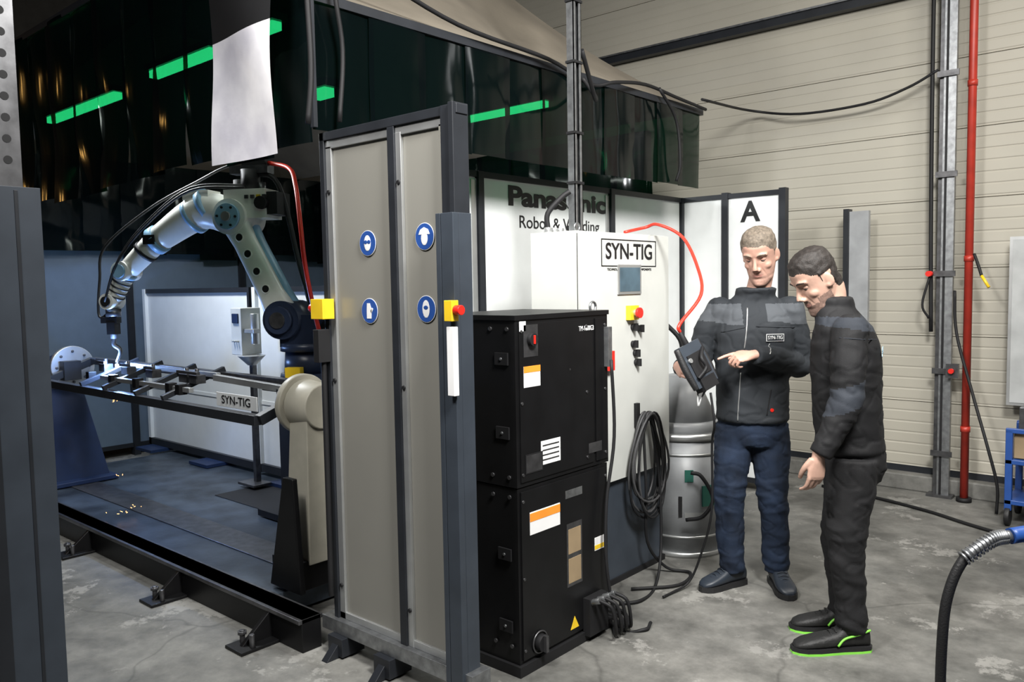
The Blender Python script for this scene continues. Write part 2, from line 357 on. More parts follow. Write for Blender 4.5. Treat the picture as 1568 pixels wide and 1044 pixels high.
b.bb((x1-.03,y0,2.79),(x1+.0,y1,2.83),1); b.bb((x0,y0-.0,3.28),(x1,y0+.03,3.32),1); b.bb((x1-.03,y0+.01,2.27),(x1,y0+.03,3.32),1)
hood=b.obj('extraction_hood')
b=B(['curtain']); curtain(b,(-8.2,HY),(HX,HY),2.2,3.3,.34,.035,3,.9)
curtain(b,(HX,HY),(HX,5.42),2.262,2.80,.30,.005,5,.45)
curtain(b,(-8.1,5.72),(-3.5,5.72),1.90,2.80,.36,.05,8,1.3)
curtain(b,(-7.85,2.25),(-7.85,5.7),1.93,2.80,.36,.05,9,1.3)
b.obj('welding_strip_curtain',hood)
b=B(['blackm']); cx=HX+.07
b.tube([(cx,2.02,3.6),(cx,2.02,2.9),(cx,2.03,2.5),(cx-.02,2.02,2.27)],.012); b.tube([(cx-.02,2.2,3.5),(cx+.01,2.15,2.9),(cx-.01,2.2,2.6),(cx-.02,2.18,2.3)],.010)
b.tube([(cx-.01,2.3,2.98),(cx-.01,2.9,2.86),(cx-.01,3.6,2.83),(cx-.01,4.0,2.76),(cx+.03,4.2,2.80),(cx-.01,4.6,2.86),(cx-.01,5.0,2.84),(cx-.01,5.40,2.82)],.011)
b.tube([(cx,3.9,2.78),(-2.8,3.95,2.68),(-2.66,3.75,2.62),(-2.56,3.5,2.8)],.012)
b.tube([(cx,4.75,2.86),(cx+.01,4.95,2.68),(cx+.01,5.0,2.4),(cx-.02,5.0,2.28)],.010)
b.obj('overhead_cable_run')
b=B(['tubeg','frame'])
for x0_,x1_,y_,z_ in((-7.2,-5.95,2.6,3.0),(-5.4,-4.62,2.6,3.04),(-4.2,-3.95,2.6,3.05),(-3.62,-3.50,2.6,2.62),(-4.85,-4.0,5.0,3.0)):
    b.bb((x0_,y_-.03,z_-.045),(x1_,y_+.03,z_+.0),0); b.bb((x0_-.03,y_-.05,z_+.0),(x1_+.03,y_+.05,z_+.04),1)
b.obj('hood_tube_lamps',hood)
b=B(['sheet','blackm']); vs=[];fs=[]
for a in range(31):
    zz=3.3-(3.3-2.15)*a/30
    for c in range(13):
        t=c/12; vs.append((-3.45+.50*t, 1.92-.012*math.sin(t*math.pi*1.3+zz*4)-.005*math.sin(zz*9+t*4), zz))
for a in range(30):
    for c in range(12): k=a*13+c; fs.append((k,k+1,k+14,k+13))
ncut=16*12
b.add(vs,fs[:ncut],'blackm',True); b.add(vs,fs[ncut:],'sheet',True); b.bb((-3.47,1.90,3.29),(-2.93,2.04,3.31),1); b.obj('hanging_clear_sheet')  # black top and pale lower part paint the reflection gradient in
# ------------------------------------------------------------ platform
b=B(['black','plate','steel','blackm'])
b.bb((-7.2,1.99,0),(-3.0,2.09,.15),0); b.bb((-7.2,1.975,.13),(-3.0,2.10,.15),2)
b.bb((-7.2,2.10,.02),(-3.40,3.95,.13),1); b.bb((-7.2,3.85,0),(-3.40,3.95,.15),0)
b.bb((-5.4,2.9,.13),(-4.0,3.3,.135),3); b.bb((-6.9,2.35,.13),(-3.6,2.55,.136),2)
for x in(-5.25,-4.1,-3.25,-6.3):
    b.prism([(x-.012,1.99,.14),(x-.012,1.99,.0),(x-.012,1.82,.0)],(.024,0,0)); b.bb((x-.07,1.80,0),(x+.07,1.99,.015),0)
    b.cyl((x-.04,1.87,.0),(x-.04,1.87,.07),.012,k=2); b.cyl((x+.04,1.87,.0),(x+.04,1.87,.07),.012,k=2); b.cyl((x-.04,1.87,.05),(x-.04,1.87,.065),.022,k=2,n=6)
plat=b.obj('welding_cell_platform',bevel=.003)
# ------------------------------------------------------------ positioner
b=B(['cream','steel','black','alu'])
AZ=1.02
b.cyl((-3.50,2.36,AZ),(-3.46,2.36,AZ),.15,k=0,n=40); b.cyl((-3.53,2.36,AZ),(-3.50,2.36,AZ),.12,k=3,n=40); b.cyl((-3.46,2.36,AZ),(-3.30,2.36,AZ),.125,.11,k=0)
for i in range(8):
    a=i*math.tau/8; b.cyl((-3.54,2.36+.095*math.cos(a),AZ+.095*math.sin(a)),(-3.53,2.36+.095*math.cos(a),AZ+.095*math.sin(a)),.010,k=2,n=8)
b.box((-3.39,2.38,.62),(.20,.28,.72),0,top=(.14,.22)); b.box((-3.42,2.36,.21),(.24,.34,.14),2); b.bb((-3.52,2.2,.151),(-3.33,2.50,.18),1)
b.prism([(-3.50,2.15,.151),(-3.24,2.15,.151),(-3.28,2.15,.70),(-3.36,2.15,.70)],(0,.03,0),2)
b.obj('positioner_headstock',bevel=.006)
b=B(['bluep','alu','steel'])
b.box((-6.76,2.42,.515),(.34,.50,.70),0,top=(.18,.22)); b.bb((-6.98,2.14,.137),(-6.50,2.70,.17),0); b.cyl((-6.80,2.40,AZ),(-6.52,2.40,AZ),.10,k=0)
b.cyl((-6.52,2.40,AZ+.02),(-6.48,2.40,AZ+.02),.155,k=1,n=40)
for i in range(8):
    a=i*math.tau/8; b.cyl((-6.48,2.40+.115*math.cos(a),AZ+.02+.115*math.sin(a)),(-6.47,2.40+.115*math.cos(a),AZ+.02+.115*math.sin(a)),.011,k=2,n=8)
b.obj('positioner_tailstock',bevel=.006)
b=B(['steel','frame','alu','black','white'])
def bar(p,q,w,k=0):
    p=V(p);q=V(q); d=q-p; m=d.normalized(); u=V((0,0,1)); r=m.cross(u)
    if r.length<.05: r=V((1,0,0))
    r.normalize(); u=r.cross(m)
    R=Matrix((r,m,u)).transposed(); b.box((p+q)/2,(w,d.length,w),k,R)
fr=[(-6.42,2.17,.95),(-3.58,2.17,.95),(-3.58,2.52,1.08),(-6.42,2.52,1.08)]
bar(fr[0],fr[1],.05,1); bar(fr[3],fr[2],.05,0); bar(fr[1],fr[2],.05,1); bar(fr[0],fr[3],.05,1)
for x in(-5.7,-5.35,-4.9,-4.55): bar((x,2.15,.985),(x,2.54,1.12),.03,1)
for x in(-5.75,-5.4,-5.05,-4.62,-4.5):
    b.box((x,2.34,1.08),(.09,.06,.05),0); b.cyl((x,2.34,1.08),(x,2.34,1.14),.012,k=0,n=10); b.box((x+.03,2.30,1.12),(.12,.022,.018),0)
    b.box((x,2.24,1.03),(.05,.05,.06),3)
bar((-5.6,2.25,1.03),(-4.4,2.25,1.03),.028,2); bar((-5.6,2.42,1.10),(-4.4,2.42,1.10),.028,2); bar((-4.4,2.40,1.09),(-3.6,2.40,1.07),.035,2); bar((-5.6,2.25,1.03),(-5.6,2.42,1.10),.028,2)
b.bb((-3.62,2.30,.95),(-3.54,2.42,1.09),1); b.bb((-6.46,2.30,.95),(-6.38,2.42,1.09),1)
b.bb((-4.08,2.225,.975),(-3.68,2.23,1.05),4)
fx=b.obj('weld_fixture_frame',bevel=.002)
text('SYN-TIG',.045,(-3.88,2.223,1.013),RY,'textd',fx,'lettering',.28)
# ------------------------------------------------------------ robot
b=B(['robot','robot2','navy','blackm','alu','yellow','rubber','steel'])
dn=V((.504,-.864,0)); dd=V((-.864,-.504,0))
BX,BYY=-4.42,3.05
b.box((BX,BYY,.55),(.28,.28,.80),3); b.box((BX,BYY,.16),(.5,.5,.04),3); b.box((BX,BYY,.965),(.42,.42,.03),3)
b.cyl((BX,BYY,.98),(BX,BYY,1.06),.19,.17,k=2); b.cyl((BX,BYY,1.06),(BX,BYY,1.20),.15,.14,k=2); b.cyl((BX,BYY,1.20),(BX,BYY,1.25),.17,k=2)
b.box((BX,BYY,1.33),(.26,.24,.20),2,Matrix.Rotation(math.atan2(dd.y,dd.x),3,'Z')); b.box(V((BX,BYY,1.06))+dn*.20,(.10,.05,.10),5,Matrix.Rotation(math.atan2(dd.y,dd.x),3,'Z'))
J2=V((-4.50,2.99,1.40)); J3=V((-4.785,2.824,2.05)); F1=V((-5.01,2.69,2.10)); F2=V((-5.306,2.525,1.926)); F3=V((-5.50,2.405,1.728)); F4=V((-5.60,2.345,1.53))
b.cyl(V((BX,BYY,1.30))-dd*.12+dn*.02,V((BX,BYY,1.36))-dd*.34+dn*.02,.085,.075,k=3); b.cyl(J2-dn*.13,J2+dn*.15,.12,k=2,n=32); b.cyl(J2+dn*.15,J2+dn*.19,.085,k=2,n=32); b.cyl(J2+dn*.19,J2+dn*.20,.05,k=7,n=32); b.cyl(J2-dn*.13,J2-dn*.24,.07,k=3)
ax=(J3-J2); L=ax.length; ax.normalize(); sd=ax.cross(dn).normalized()
def link(P,Q,w0,wm,w1,th,k):
    a=(Q-P).normalized(); s_=a.cross(dn).normalized(); rings=[]
    for f,w in((-.06,w0*.6),(0,w0),(.25,wm),(.75,wm*.92),(1,w1),(1.06,w1*.6)):
        c=P+(Q-P)*f; rr=[]
        for t in range(20):
            an=t*math.tau/20; cx=math.copysign(abs(math.cos(an))**.5,math.cos(an)); sx=math.copysign(abs(math.sin(an))**.5,math.sin(an))
            rr.append(c+s_*(w*cx)+dn*(th*sx))
        rings.append(rr)
    b.loft(rings,k)
link(J2+dn*.09,J3+dn*.09,.112,.078,.092,.045,0)
link(J2-dn*.03,J3-dn*.03,.09,.07,.08,.055,1)
for f in(.3,.47,.64,.8):
    c=J2+(J3-J2)*f+dn*.128; b.cyl(c,c+dn*.010,.024,k=3,n=20); b.torus(c+dn*.008,.026,.004,sd,ax,0,24,6)
b.cyl(J3-dn*.13,J3+dn*.14,.112,k=0,n=32); b.cyl(J3+dn*.14,J3+dn*.165,.08,k=1,n=32); b.cyl(J3+dn*.165,J3+dn*.18,.03,k=4)
for i in range(6):
    an=i*math.tau/6; c=J3+dn*.165+(ax*math.cos(an)+sd*math.sin(an))*.062; b.cyl(c,c+dn*.008,.008,k=3,n=8)
bl=V((-4.70,2.87,2.13)); R=Matrix((dd,dn*-1,V((0,0,1)))).transposed()
b.box(bl,(.28,.22,.18),0,R); b.box(bl-dd*.16+V((0,0,.0)),(.10,.18,.14),3,R); b.cyl(bl+dn*.02+V((0,0,.06)),bl+dn*.02+V((0,0,.22)),.06,k=3); b.cyl(bl-dd*.06+V((0,0,.06)),bl-dd*.06+V((0,0,.14)),.03,k=7)
b.cyl(bl+dd*.08+V((0,0,.05)),bl+dd*.08+V((0,0,.16)),.045,k=3)
b.box(bl+V((0,0,.22)),(.26,.09,.05),7,R); b.box(bl+V((0,0,.27))-dd*.03,(.16,.07,.06),3,R)
b.cyl(bl-dd*.12+dn*.10,bl-dd*.12+dn*.14,.04,k=3)
for i in range(4): b.box(bl-dd*(.02+.04*i)+dn*.115+V((0,0,.04)),(.022,.02,.022),5 if i==2 else 7,R)
b.tube([J3+dd*.02,F1,F2],[.118,.115,.082],0,20,5)
b.cyl(F1-(F2-F1).normalized()*.08,F1-(F2-F1).normalized()*.04,.126,k=1); a=(F2-F1).normalized()
b.cyl(F1+a*.05,F1+a*.08,.116,k=1); b.cyl(F2-a*.03,F2+a*.02,.095,k=1); b.box(F1+V((0,0,.10)),(.18,.15,.06),0,R)
b.tube([F2,F3],[.078,.064],0,20,4); a=(F3-F2).normalized()
b.cyl(F2+a*.10,F2+a*.125,.082,k=3); b.cyl(F3-a*.01,F3+a*.03,.074,k=1); b.box(F2+dn*.075,(.08,.04,.06),3,R)
b.cyl(F3-dn*.075,F3+dn*.08,.064,k=0); b.cyl(F3+dn*.08,F3+dn*.095,.045,k=1)
b.tube([F3,F4],[.062,.052],0,18,4); b.cyl(F4-dn*.06,F4+dn*.07,.052,k=0); b.cyl(F4+dn*.07,F4+dn*.08,.034,k=3)
T0=F4+V((0,0,-.05)); b.cyl(T0,T0+V((0,0,-.05)),.048,k=7); b.box(T0+V((-.02,-.01,-.075)),(.12,.05,.04),3,R)
tip=V((-5.60,2.35,1.10))
b.cyl(T0+V((-.01,0,-.05)),T0+V((-.01,0,-.2)),.022,k=3); b.box(T0+V((-.01,0,-.13)),(.06,.06,.08),3,R); b.tube([T0+V((-.01,0,-.19)),T0+V((-.012,0,-.24)),tip+V((.02,.02,.10)),tip+V((0,0,.02))],[.016,.016,.014,.009],7,12)
b.tube([bl+V((0,0,.29)),bl+dd*.2+V((0,0,.24)),F1+V((-.02,0,.20)),F2+V((-.05,0,.22)),F3+V((-.20,-.05,.17)),F3+V((-.24,-.08,-.05)),F4+V((-.13,-.04,-.10)),F4+V((-.02,0,-.06))],.009,6)
b.tube([bl+dn*.1+V((0,0,.1)),F1+dn*.13+V((0,0,.12)),F2+dn*.11+V((0,0,.09)),F3+dn*.10+V((0,0,.05)),F4+dn*.08],.008,6)
b.tube([bl+dn*.06+V((0,0,.12)),F1+dn*.12+V((0,0,.14)),F2+dn*.09+V((0,0,.12)),F3+dn*.07+V((0,0,.09)),F4+dn*.03+V((-.06,0,.02))],.007,6)
b.tube([bl+V((.02,0,.2)),bl-dd*.18+V((0,0,.12)),J2-dd*.02+dn*-.1+V((0,0,.35)),J2-dn*.12-dd*.1],.016,6)
for i in range(5):
    p=F3+(F4-F3)*(.2+.15*i); b.torus(p,.062-.006*i/5,.005,dn,(F4-F3).normalized().cross(dn).normalized(),6,20,6)
robot=b.obj('welding_robot_arm')
b=B(['redcab']); b.tube([bl-dd*.12+V((0,0,.26)),(-4.36,2.92,2.33),(-4.18,2.84,2.20),(-4.06,2.78,1.98),(-4.03,2.78,1.75),(-4.05,2.84,1.50),(-4.10,2.95,1.2)],.014); b.obj('red_air_hose',robot)
b=B(['arc']); b.sph(tip,.012); b.obj('weld_arc')
b=B(['spark'])
for c,s,n in(((-5.6,2.33,.86),.05,6),((-5.45,2.28,.38),.05,3),((-5.3,2.25,.17),.085,9)):
    for i in range(n):
        p=V(c)+V((random.gauss(0,s*.5),random.gauss(0,s*.5),abs(random.gauss(0,s*.35)))); d=V((random.uniform(-1,1),random.uniform(-1,1),random.uniform(-.5,1)))*.012
        b.cyl(p,p+d,.0016,.0006,n=5)
b.obj('welding_sparks')
b=B(['cabwhite','steel','bluep','alu'])
b.bb((-5.41,3.22,.15),(-5.37,3.26,1.15),1); b.bb((-5.47,3.12,1.12),(-5.33,3.28,1.46),0); b.bb((-5.44,3.11,1.35),(-5.36,3.13,1.42),2); b.cyl((-5.25,3.18,1.2),(-5.25,3.18,1.42),.03,k=3); b.cyl((-5.27,3.16,1.05),(-5.27,3.16,1.12),.03,.10,k=3); b.bb((-5.38,3.14,1.28),(-5.2,3.2,1.31),3)
for i in range(3): b.cyl((-5.43+.03*i,3.12,1.22),(-5.43+.03*i,3.10,1.22),.008,k=3,n=8)
b.bb((-5.50,3.14,.151),(-5.28,3.29,.17),1)
b.obj('torch_cleaning_station',bevel=.004)
# ------------------------------------------------------------ gate
GY=2.14
b=B(['frame','taupe','alu','postgrey','galv','yellow','red','blackm','signw'])
b.bb((-2.925,GY-.03,.12),(-2.895,GY+.03,2.25),0); b.bb((-2.925,GY-.03,2.215),(-2.10,GY+.03,2.25),0)
b.bb((-2.99,GY-.05,.09),(-2.06,GY+.05,.15),4)
b.bb((-2.895,GY-.02,.15),(-2.858,GY+.02,2.19),2); b.bb((-2.858,GY-.008,.15),(-2.485,GY+.008,2.19),1)
b.bb((-2.895,GY-.02,2.18),(-2.18,GY+.02,2.215),2); b.bb((-2.895,GY-.02,.15),(-2.18,GY+.02,.18),2)
b.bb((-2.485,GY-.03,.15),(-2.445,GY+.03,2.215),0); b.bb((-2.445,GY-.022,.15),(-2.415,GY+.02,2.19),2); b.bb((-2.415,GY-.008,.15),(-2.20,GY+.008,2.19),1)
b.bb((-2.205,GY-.02,.15),(-2.18,GY+.02,2.19),1)
b.bb((-2.18,GY-.035,.10),(-2.13,GY+.035,2.25),0); b.bb((-2.13,GY-.045,.10),(-2.105,GY+.035,2.255),0)
b.bb((-2.185,GY-.065,.10),(-2.16,GY-.035,1.86),3); b.bb((-2.158,GY-.065,.0),(-2.095,GY-.035,1.86),3); b.bb((-2.14,GY-.035,0),(-2.095,GY+.03,1.86),3)
for x in(-2.877,-2.43):
    for zz in(.3,1.2,2.0): b.cyl((x,GY-.018,zz),(x,GY-.028,zz),.009,k=7,n=10)
for x in(-2.86,-2.55): b.box((x,GY-.02,.05),(.10,.12,.08),0); b.prism([(x-.02,GY-.05,.09),(x-.02,GY-.05,.0),(x-.02,GY-.14,.0)],(.04,0,0),0)
b.bb((-2.94,GY-.09,1.465),(-2.855,GY-.03,1.55),5); b.cyl((-2.94,GY-.06,1.51),(-2.975,GY-.06,1.51),.020,k=6)
b.bb((-2.115,GY-.065,1.47),(-2.075,GY-.10,1.545),5); b.cyl((-2.075,GY-.08,1.51),(-2.045,GY-.08,1.51),.018,k=6); b.bb((-2.115,GY-.09,1.20),(-2.08,GY-.065,1.45),8)
b.tube([(-2.915,GY-.05,1.40),(-2.915,GY-.05,.9),(-2.915,GY-.05,.25)],.012,7); b.bb((-2.93,GY-.09,1.28),(-2.89,GY-.03,1.42),7)
gate=b.obj('sliding_safety_gate',bevel=.002)
def sign(x,z,kind,i):
    s=B(['blue','signw']); c=V((x,GY-.012,z)); r=.052
    s.cyl(c,c+V((0,-.0015,0)),r,k=1,n=36); s.cyl(c+V((0,-.0015,0)),c+V((0,-.003,0)),r*.95,k=0,n=36)
    c=c+V((0,-.0035,0)); P=lambda u,w:c+V((u*r,0,w*r))
    def disc(u,w,a,e,k=1): s.sph(P(u,w),(a*r,.0008,e*r),k,16)
    if kind=='goggles':
        disc(0,.0,.42,.62); s.sph(P(-.2,.08)+V((0,-.0008,0)),(.22*r,.0008,.16*r),0,16); s.sph(P(.2,.08)+V((0,-.0008,0)),(.22*r,.0008,.16*r),0,16)
    elif kind=='helmet':
        disc(0,-.15,.36,.5); s.prism([P(-.6,.15),P(.6,.15),P(.42,.5),P(0,.68),P(-.42,.5)],(0,-.0008,0),1)
    elif kind=='glove':
        s.prism([P(-.3,-.6),P(.25,-.6),P(.3,.1),P(.1,.6),P(-.25,.6),P(-.3,0)],(0,-.0008,0),1); s.prism([P(.25,-.2),P(.5,.15),P(.35,.25),P(.15,.0)],(0,-.0008,0),1)
    else:
        disc(0,0,.40,.66); s.sph(P(0,.1)+V((0,-.0008,0)),(.24*r,.0008,.16*r),0,16)
    s.obj('safety_sign_%d'%i,parent=gate)
sign(-2.64,1.775,'goggles',1); sign(-2.30,1.785,'helmet',2); sign(-2.64,1.50,'glove',3); sign(-2.30,1.51,'mask',4)
# ------------------------------------------------------------ black power source
b=B(['black','steel','signw','orange','blackm','red','galv','yellow','card'])
PX0,PX1,PY0,PY1=-2.62,-2.12,2.43,3.07
b.bb((PX0,PY0,.78),(PX1,PY1,1.46)); b.bb((PX0+.005,PY0+.005,.04),(PX1-.005,PY1-.005,.775)); b.bb((PX0-.01,PY0-.01,.0),(PX1+.01,PY1+.01,.045),4); b.bb((PX0-.006,PY0-.006,1.455),(PX1+.006,PY1+.006,1.475),0)
b.bb((PX1,PY0+.02,.80),(PX1+.006,PY1-.12,1.44),0); b.bb((PX1,PY1-.10,.80),(PX1+.006,PY1-.01,1.44),0); b.bb((PX1-.005,PY0+.02,.06),(PX1+.003,PY1-.02,.76),0)
F=PX1+.006
def lab(y,z,w,h,k,x=F): b.bb((x,y-w/2,z-h/2),(x+.0015,y+w/2,z+h/2),k)
lab(2.52,1.37,.09,.13,1); b.cyl((F,2.52,1.375),(F+.02,2.52,1.375),.026,k=4); b.box((F+.022,2.52,1.375),(.006,.008,.035),5)
lab(2.525,1.225,.105,.085,2); lab(2.525,1.255,.105,.026,3,F+.001)
lab(2.47,1.43,.04,.04,2)
lab(2.64,.90,.13,.10,2)
for j in range(4): lab(2.64,.87+.02*j,.11,.006,1,F+.001)
lab(2.53,.87,.11,.08,4,F+.001); lab(2.53,.87,.10,.07,1,F+.0012)
G=PX1+.003
lab(2.60,.62,.20,.095,2,G); lab(2.60,.645,.20,.035,3,G+.001); lab(2.80,.69,.12,.035,6,G); lab(2.99,.42,.08,.06,2,G); lab(2.99,.405,.08,.02,7,G+.001)
lab(2.80,.42,.11,.28,1,G); lab(2.80,.48,.09,.11,8,G+.001); lab(2.80,.35,.09,.11,8,G+.001)
lab(2.96,.865,.10,.045,1); lab(2.78,1.23,.008,.008,1)
b.prism([(G,2.765,.085),(G,2.825,.085),(G,2.795,.14)],(.002,0,0),7)
b.cyl((G,2.55,.11),(G+.03,2.55,.11),.035,k=4); b.box((G+.035,2.55,.11),(.02,.015,.07),1); b.torus((G+.005,2.55,.11),.045,.004,V((0,1,0)),V((0,0,1)),1)
for y in(2.46,2.9,3.04):
    for zz in(.83,1.12,1.41): b.cyl((F-.003,y,zz),(F+.004,y,zz),.007,k=1,n=8)
for y in(2.46,3.04):
    for zz in(.10,.4,.72): b.cyl((G-.003,y,zz),(G+.004,y,zz),.007,k=1,n=8)
for x in(-2.16,-2.25,-2.4):
    for zz in(.74,.82,1.42,.12): b.cyl((x,PY0,zz),(x,PY0-.006,zz),.009,k=1,n=8)
for zz in(.2,.5,1.0,1.3): b.box((-2.19,PY0-.004,zz),(.07,.008,.05),4); b.cyl((-2.19,PY0,zz),(-2.19,PY0-.012,zz),.006,k=6,n=8)
b.torus((-2.17,3.03,1.49),.022,.006,V((0,1,0)),V((0,0,1)),6,20,6)
b.bb((PX1,3.035,1.22),(PX1+.03,3.065,1.40),6)
b.bb((PX1,2.86,.03),(PX1+.04,3.0,.20),4)
for i in range(4):
    y=2.88+.04*i; b.cyl((PX1+.03,y,.18),(PX1+.08,y,.20),.014,k=6,n=10)
    b.tube([(PX1+.08,y,.20),(PX1+.13,y+.02,.17),(PX1+.13,y+.05,.06),(PX1+.08,y+.11,.014),(PX1-.02,y+.22,.014),(PX1-.16,y+.24,.014)],.008,4)
ps=b.obj('welding_power_source',bevel=.002)
text('TM-1800G3',.022,(F+.001,2.90,1.40),RX,'signw',ps,'lettering',.11)
# ------------------------------------------------------------ control cabinet
b=B(['cabwhite','galv','postgrey','screen','yellow','red','blackm','alu','signw'])
CX0,CX1,CY0,CY1=-2.69,-2.38,3.22,4.06
b.bb((CX0,CY0,.56),(CX1-.026,CY1,1.855)); b.bb((CX1-.026,CY0+.012,.57),(CX1-.017,CY1-.012,1.843),6); b.bb((CX1-.017,CY0+.004,.565),(CX1,CY1-.004,1.85),0)
b.bb((CX0+.03,CY0+.02,0),(CX1-.03,CY1-.04,.56),2); b.bb((CX0,CY0-.01,0),(CX1-.02,CY1-.02,.03),6)
X=CX1
b.bb((X,3.54,1.535),(X+.008,3.76,1.69),7); b.bb((X+.008,3.555,1.55),(X+.010,3.745,1.675),3)
b.bb((X,3.62,1.40),(X+.03,3.70,1.475),4); b.cyl((X+.03,3.66,1.437),(X+.05,3.66,1.437),.018,k=7); b.cyl((X+.05,3.66,1.437),(X+.065,3.66,1.437),.028,k=5)
b.cyl((X,3.745,1.435),(X+.015,3.745,1.435),.016,k=8)
for y,z in((3.68,1.36),(3.74,1.35),(3.68,1.27),(3.70,1.22),(3.71,1.17)):
    b.cyl((X,y,z),(X+.015,y,z),.018,k=6); b.box((X+.025,y,z),(.02,.012,.04),6)
b.bb((X,3.42,1.15),(X+.03,3.47,1.25),5); b.bb((X,3.38,1.28),(X+.004,3.44,1.34),4)
b.bb((X,3.69,.82),(X+.02,3.72,.95),6); b.cyl((X,3.74,.88),(X+.06,3.74,.88),.008,k=6)
bx_=(3.40,3.92,1.68,1.82)
for a in((bx_[0],bx_[1],bx_[3]-.005,bx_[3]),(bx_[0],bx_[1],bx_[2],bx_[2]+.005)): b.bb((X,a[0],a[2]),(X+.002,a[1],a[3]),6)
for yy in(bx_[0],bx_[1]-.006): b.bb((X,yy,bx_[2]),(X+.002,yy+.006,bx_[3]),6)
b.cyl((CX0+.08,CY0+.25,1.855),(CX0+.08,CY0+.25,1.90),.03,k=6); b.tube([(CX0+.08,CY0+.25,1.90),(CX0+.08,CY0+.28,1.98),(CX0+.12,CY0+.18,2.02),(CX0+.16,CY0+.17,2.12)],.022,1)
for y in(3.25,3.3,3.35): b.cyl((-2.6,y,1.855),(-2.6,y,1.88),.02,k=7)
b.tube([(-2.60,3.25,1.87),(-2.60,3.25,1.95),(-2.55,3.30,2.03),(-2.52,3.33,2.06)],.014,6)
b.torus((X-.06,CY0+.06,1.875),.02,.005,V((0,1,0)),V((0,0,1)),1,20,6)
cab=b.obj('control_cabinet',bevel=.004)
text('SYN-TIG',.082,(X+.002,3.66,1.755),RX,'textd',cab,'lettering',.44,off=.0015)
text('TECHNOLOGIE - ROBOTIZARE - COMPONENTE',.012,(X+.002,3.66,1.665),RX,'textd',cab,'lettering_small',.42)
b=B(['galv','blackm'])
b.bb((-2.54,3.35,1.86),(-2.50,3.354,6.9)); b.bb((-2.54,3.41,1.86),(-2.50,3.414,6.9)); b.bb((-2.544,3.35,1.86),(-2.54,3.414,6.9)); b.bb((-2.505,3.35,1.86),(-2.50,3.368,6.9)); b.bb((-2.505,3.396,1.86),(-2.50,3.414,6.9))
for zz in(2.1,2.35,2.7,3.0,3.3): b.bb((-2.548,3.343,zz),(-2.494,3.42,zz+.012),1)
b.tube([(-2.52,3.38,1.87),(-2.52,3.38,3),(-2.52,3.38,6.8)],.012,1,sub=2); b.obj('cable_riser_channel',cab)
b=B(['cable','blackm'])
for i in range(9):
    sc=.22+.015*(i%4); y=3.74+.02*math.sin(i*2.1); pts=[]
    for k in range(29):
        t=k/28*math.tau; pts.append((X+.035+.006*i+.01*math.sin(t*2+i),y+(.085+.014*(i%5))*math.sin(t)*(1.2-math.cos(t)*.4),.90-sc*(1-math.cos(t))*1.08))
    b.tube(pts,.0065,i%2,8,0)
b.tube([(X+.05,3.70,.86),(X+.08,3.68,.5),(X+.06,3.72,.2),(X+.10,3.85,.03),(X+.22,3.90,.012),(X+.26,3.70,.012),(X+.1,3.5,.012)],.008,1)
b.tube([(X+.05,3.78,.86),(X+.09,3.80,.5),(X+.12,3.76,.15),(X+.18,3.6,.012),(X+.22,3.4,.012),(X+.16,3.3,.012)],.008,1)
b.obj('coiled_cables',cab)
b=B(['blackm']); b.tube([(PX1+.035,3.05,1.25),(PX1+.04,3.06,.9),(PX1+.035,3.0,.6),(PX1+.05,2.98,.3),(PX1+.07,3.05,.02),(PX1+.16,3.12,.012),(PX1+.14,3.20,.012)],.008,0); b.obj('power_source_cable',ps)
b=B(['drum','alu','signw','green','blackm'])
DC=V((-2.455,4.335,0)); dr=.25
b.cyl(DC,DC+V((0,0,.03)),dr*1.04,k=1,n=40); b.cyl(DC+V((0,0,.03)),DC+V((0,0,.70)),dr,k=0,n=40); b.cyl(DC+V((0,0,.68)),DC+V((0,0,.72)),dr*1.04,k=1,n=40)
for zz in(.12,.60): b.torus(DC+V((0,0,zz)),dr,.008,V((1,0,0)),V((0,1,0)),1)
b.cyl(DC+V((0,0,.72)),DC+V((0,0,.78)),dr*.9,k=0,n=40); b.cyl(DC+V((0,0,.78)),DC+V((0,0,1.04)),dr*.82,dr*.34,k=0,n=36); b.cyl(DC+V((0,0,1.04)),DC+V((0,0,1.12)),.03,k=4)
b.tube([DC+V((0,0,1.1)),DC+V((0,-.02,1.25)),DC+V((-.1,-.1,1.4)),DC+V((-.12,-.2,1.6))],.014,4)
fd=V((.62,-.78,0)); sdv=V((.78,.62,0))
R=Matrix((sdv,-fd,V((0,0,1)))).transposed()
b.box(DC+fd*(dr+.001)+V((0,0,.48)),(.05,.004,.07),3,R); b.box(DC+sdv*.03+fd*(dr-.002)+V((0,0,.25)),(.11,.006,.03),1,R); b.box(DC-sdv*.05+fd*(dr-.008)+V((0,0,.30)),(.02,.02,.12),4,R)
a=math.radians(28); p=DC+V((math.cos(a-.9)*dr,math.sin(a-.9)*dr,.36)); b.box(p+V((.004,0,0)),(.01,.10,.12),3,Matrix.Rotation(a-.9,3,'Z'))
dm=b.obj('welding_wire_drum')
b=B(['blackm']); b.tube([(-2.25,4.07,.52),(-2.2,4.10,.5),(-2.14,4.12,.38),(-2.18,4.08,.28),(-2.27,4.05,.25)],.011); b.obj('drum_cable',dm)
b=B(['postgrey','frame','galv'])
b.bb((-2.92,.70,0),(-2.60,.90,1.90),0); b.bb((-2.60,.72,0),(-2.598,.76,1.89),1); b.bb((-2.60,.83,0),(-2.598,.84,1.89),1)
for x in(-2.84,-2.76,-2.68): b.bb((x,.696,0),(x+.03,.70,1.89),1)
b.obj('foreground_fence_post',bevel=.006)
b=B(['steel','blackm','frame']); b.bb((-2.72,.80,1.90),(-2.645,.87,4.5),0)
z=1.98
while z<4.4:
    b.cyl((-2.683,.799,z),(-2.683,.7985,z),.012,k=1,n=14); b.cyl((-2.6445,.835,z),(-2.644,.835,z),.012,k=1,n=14); z+=.06
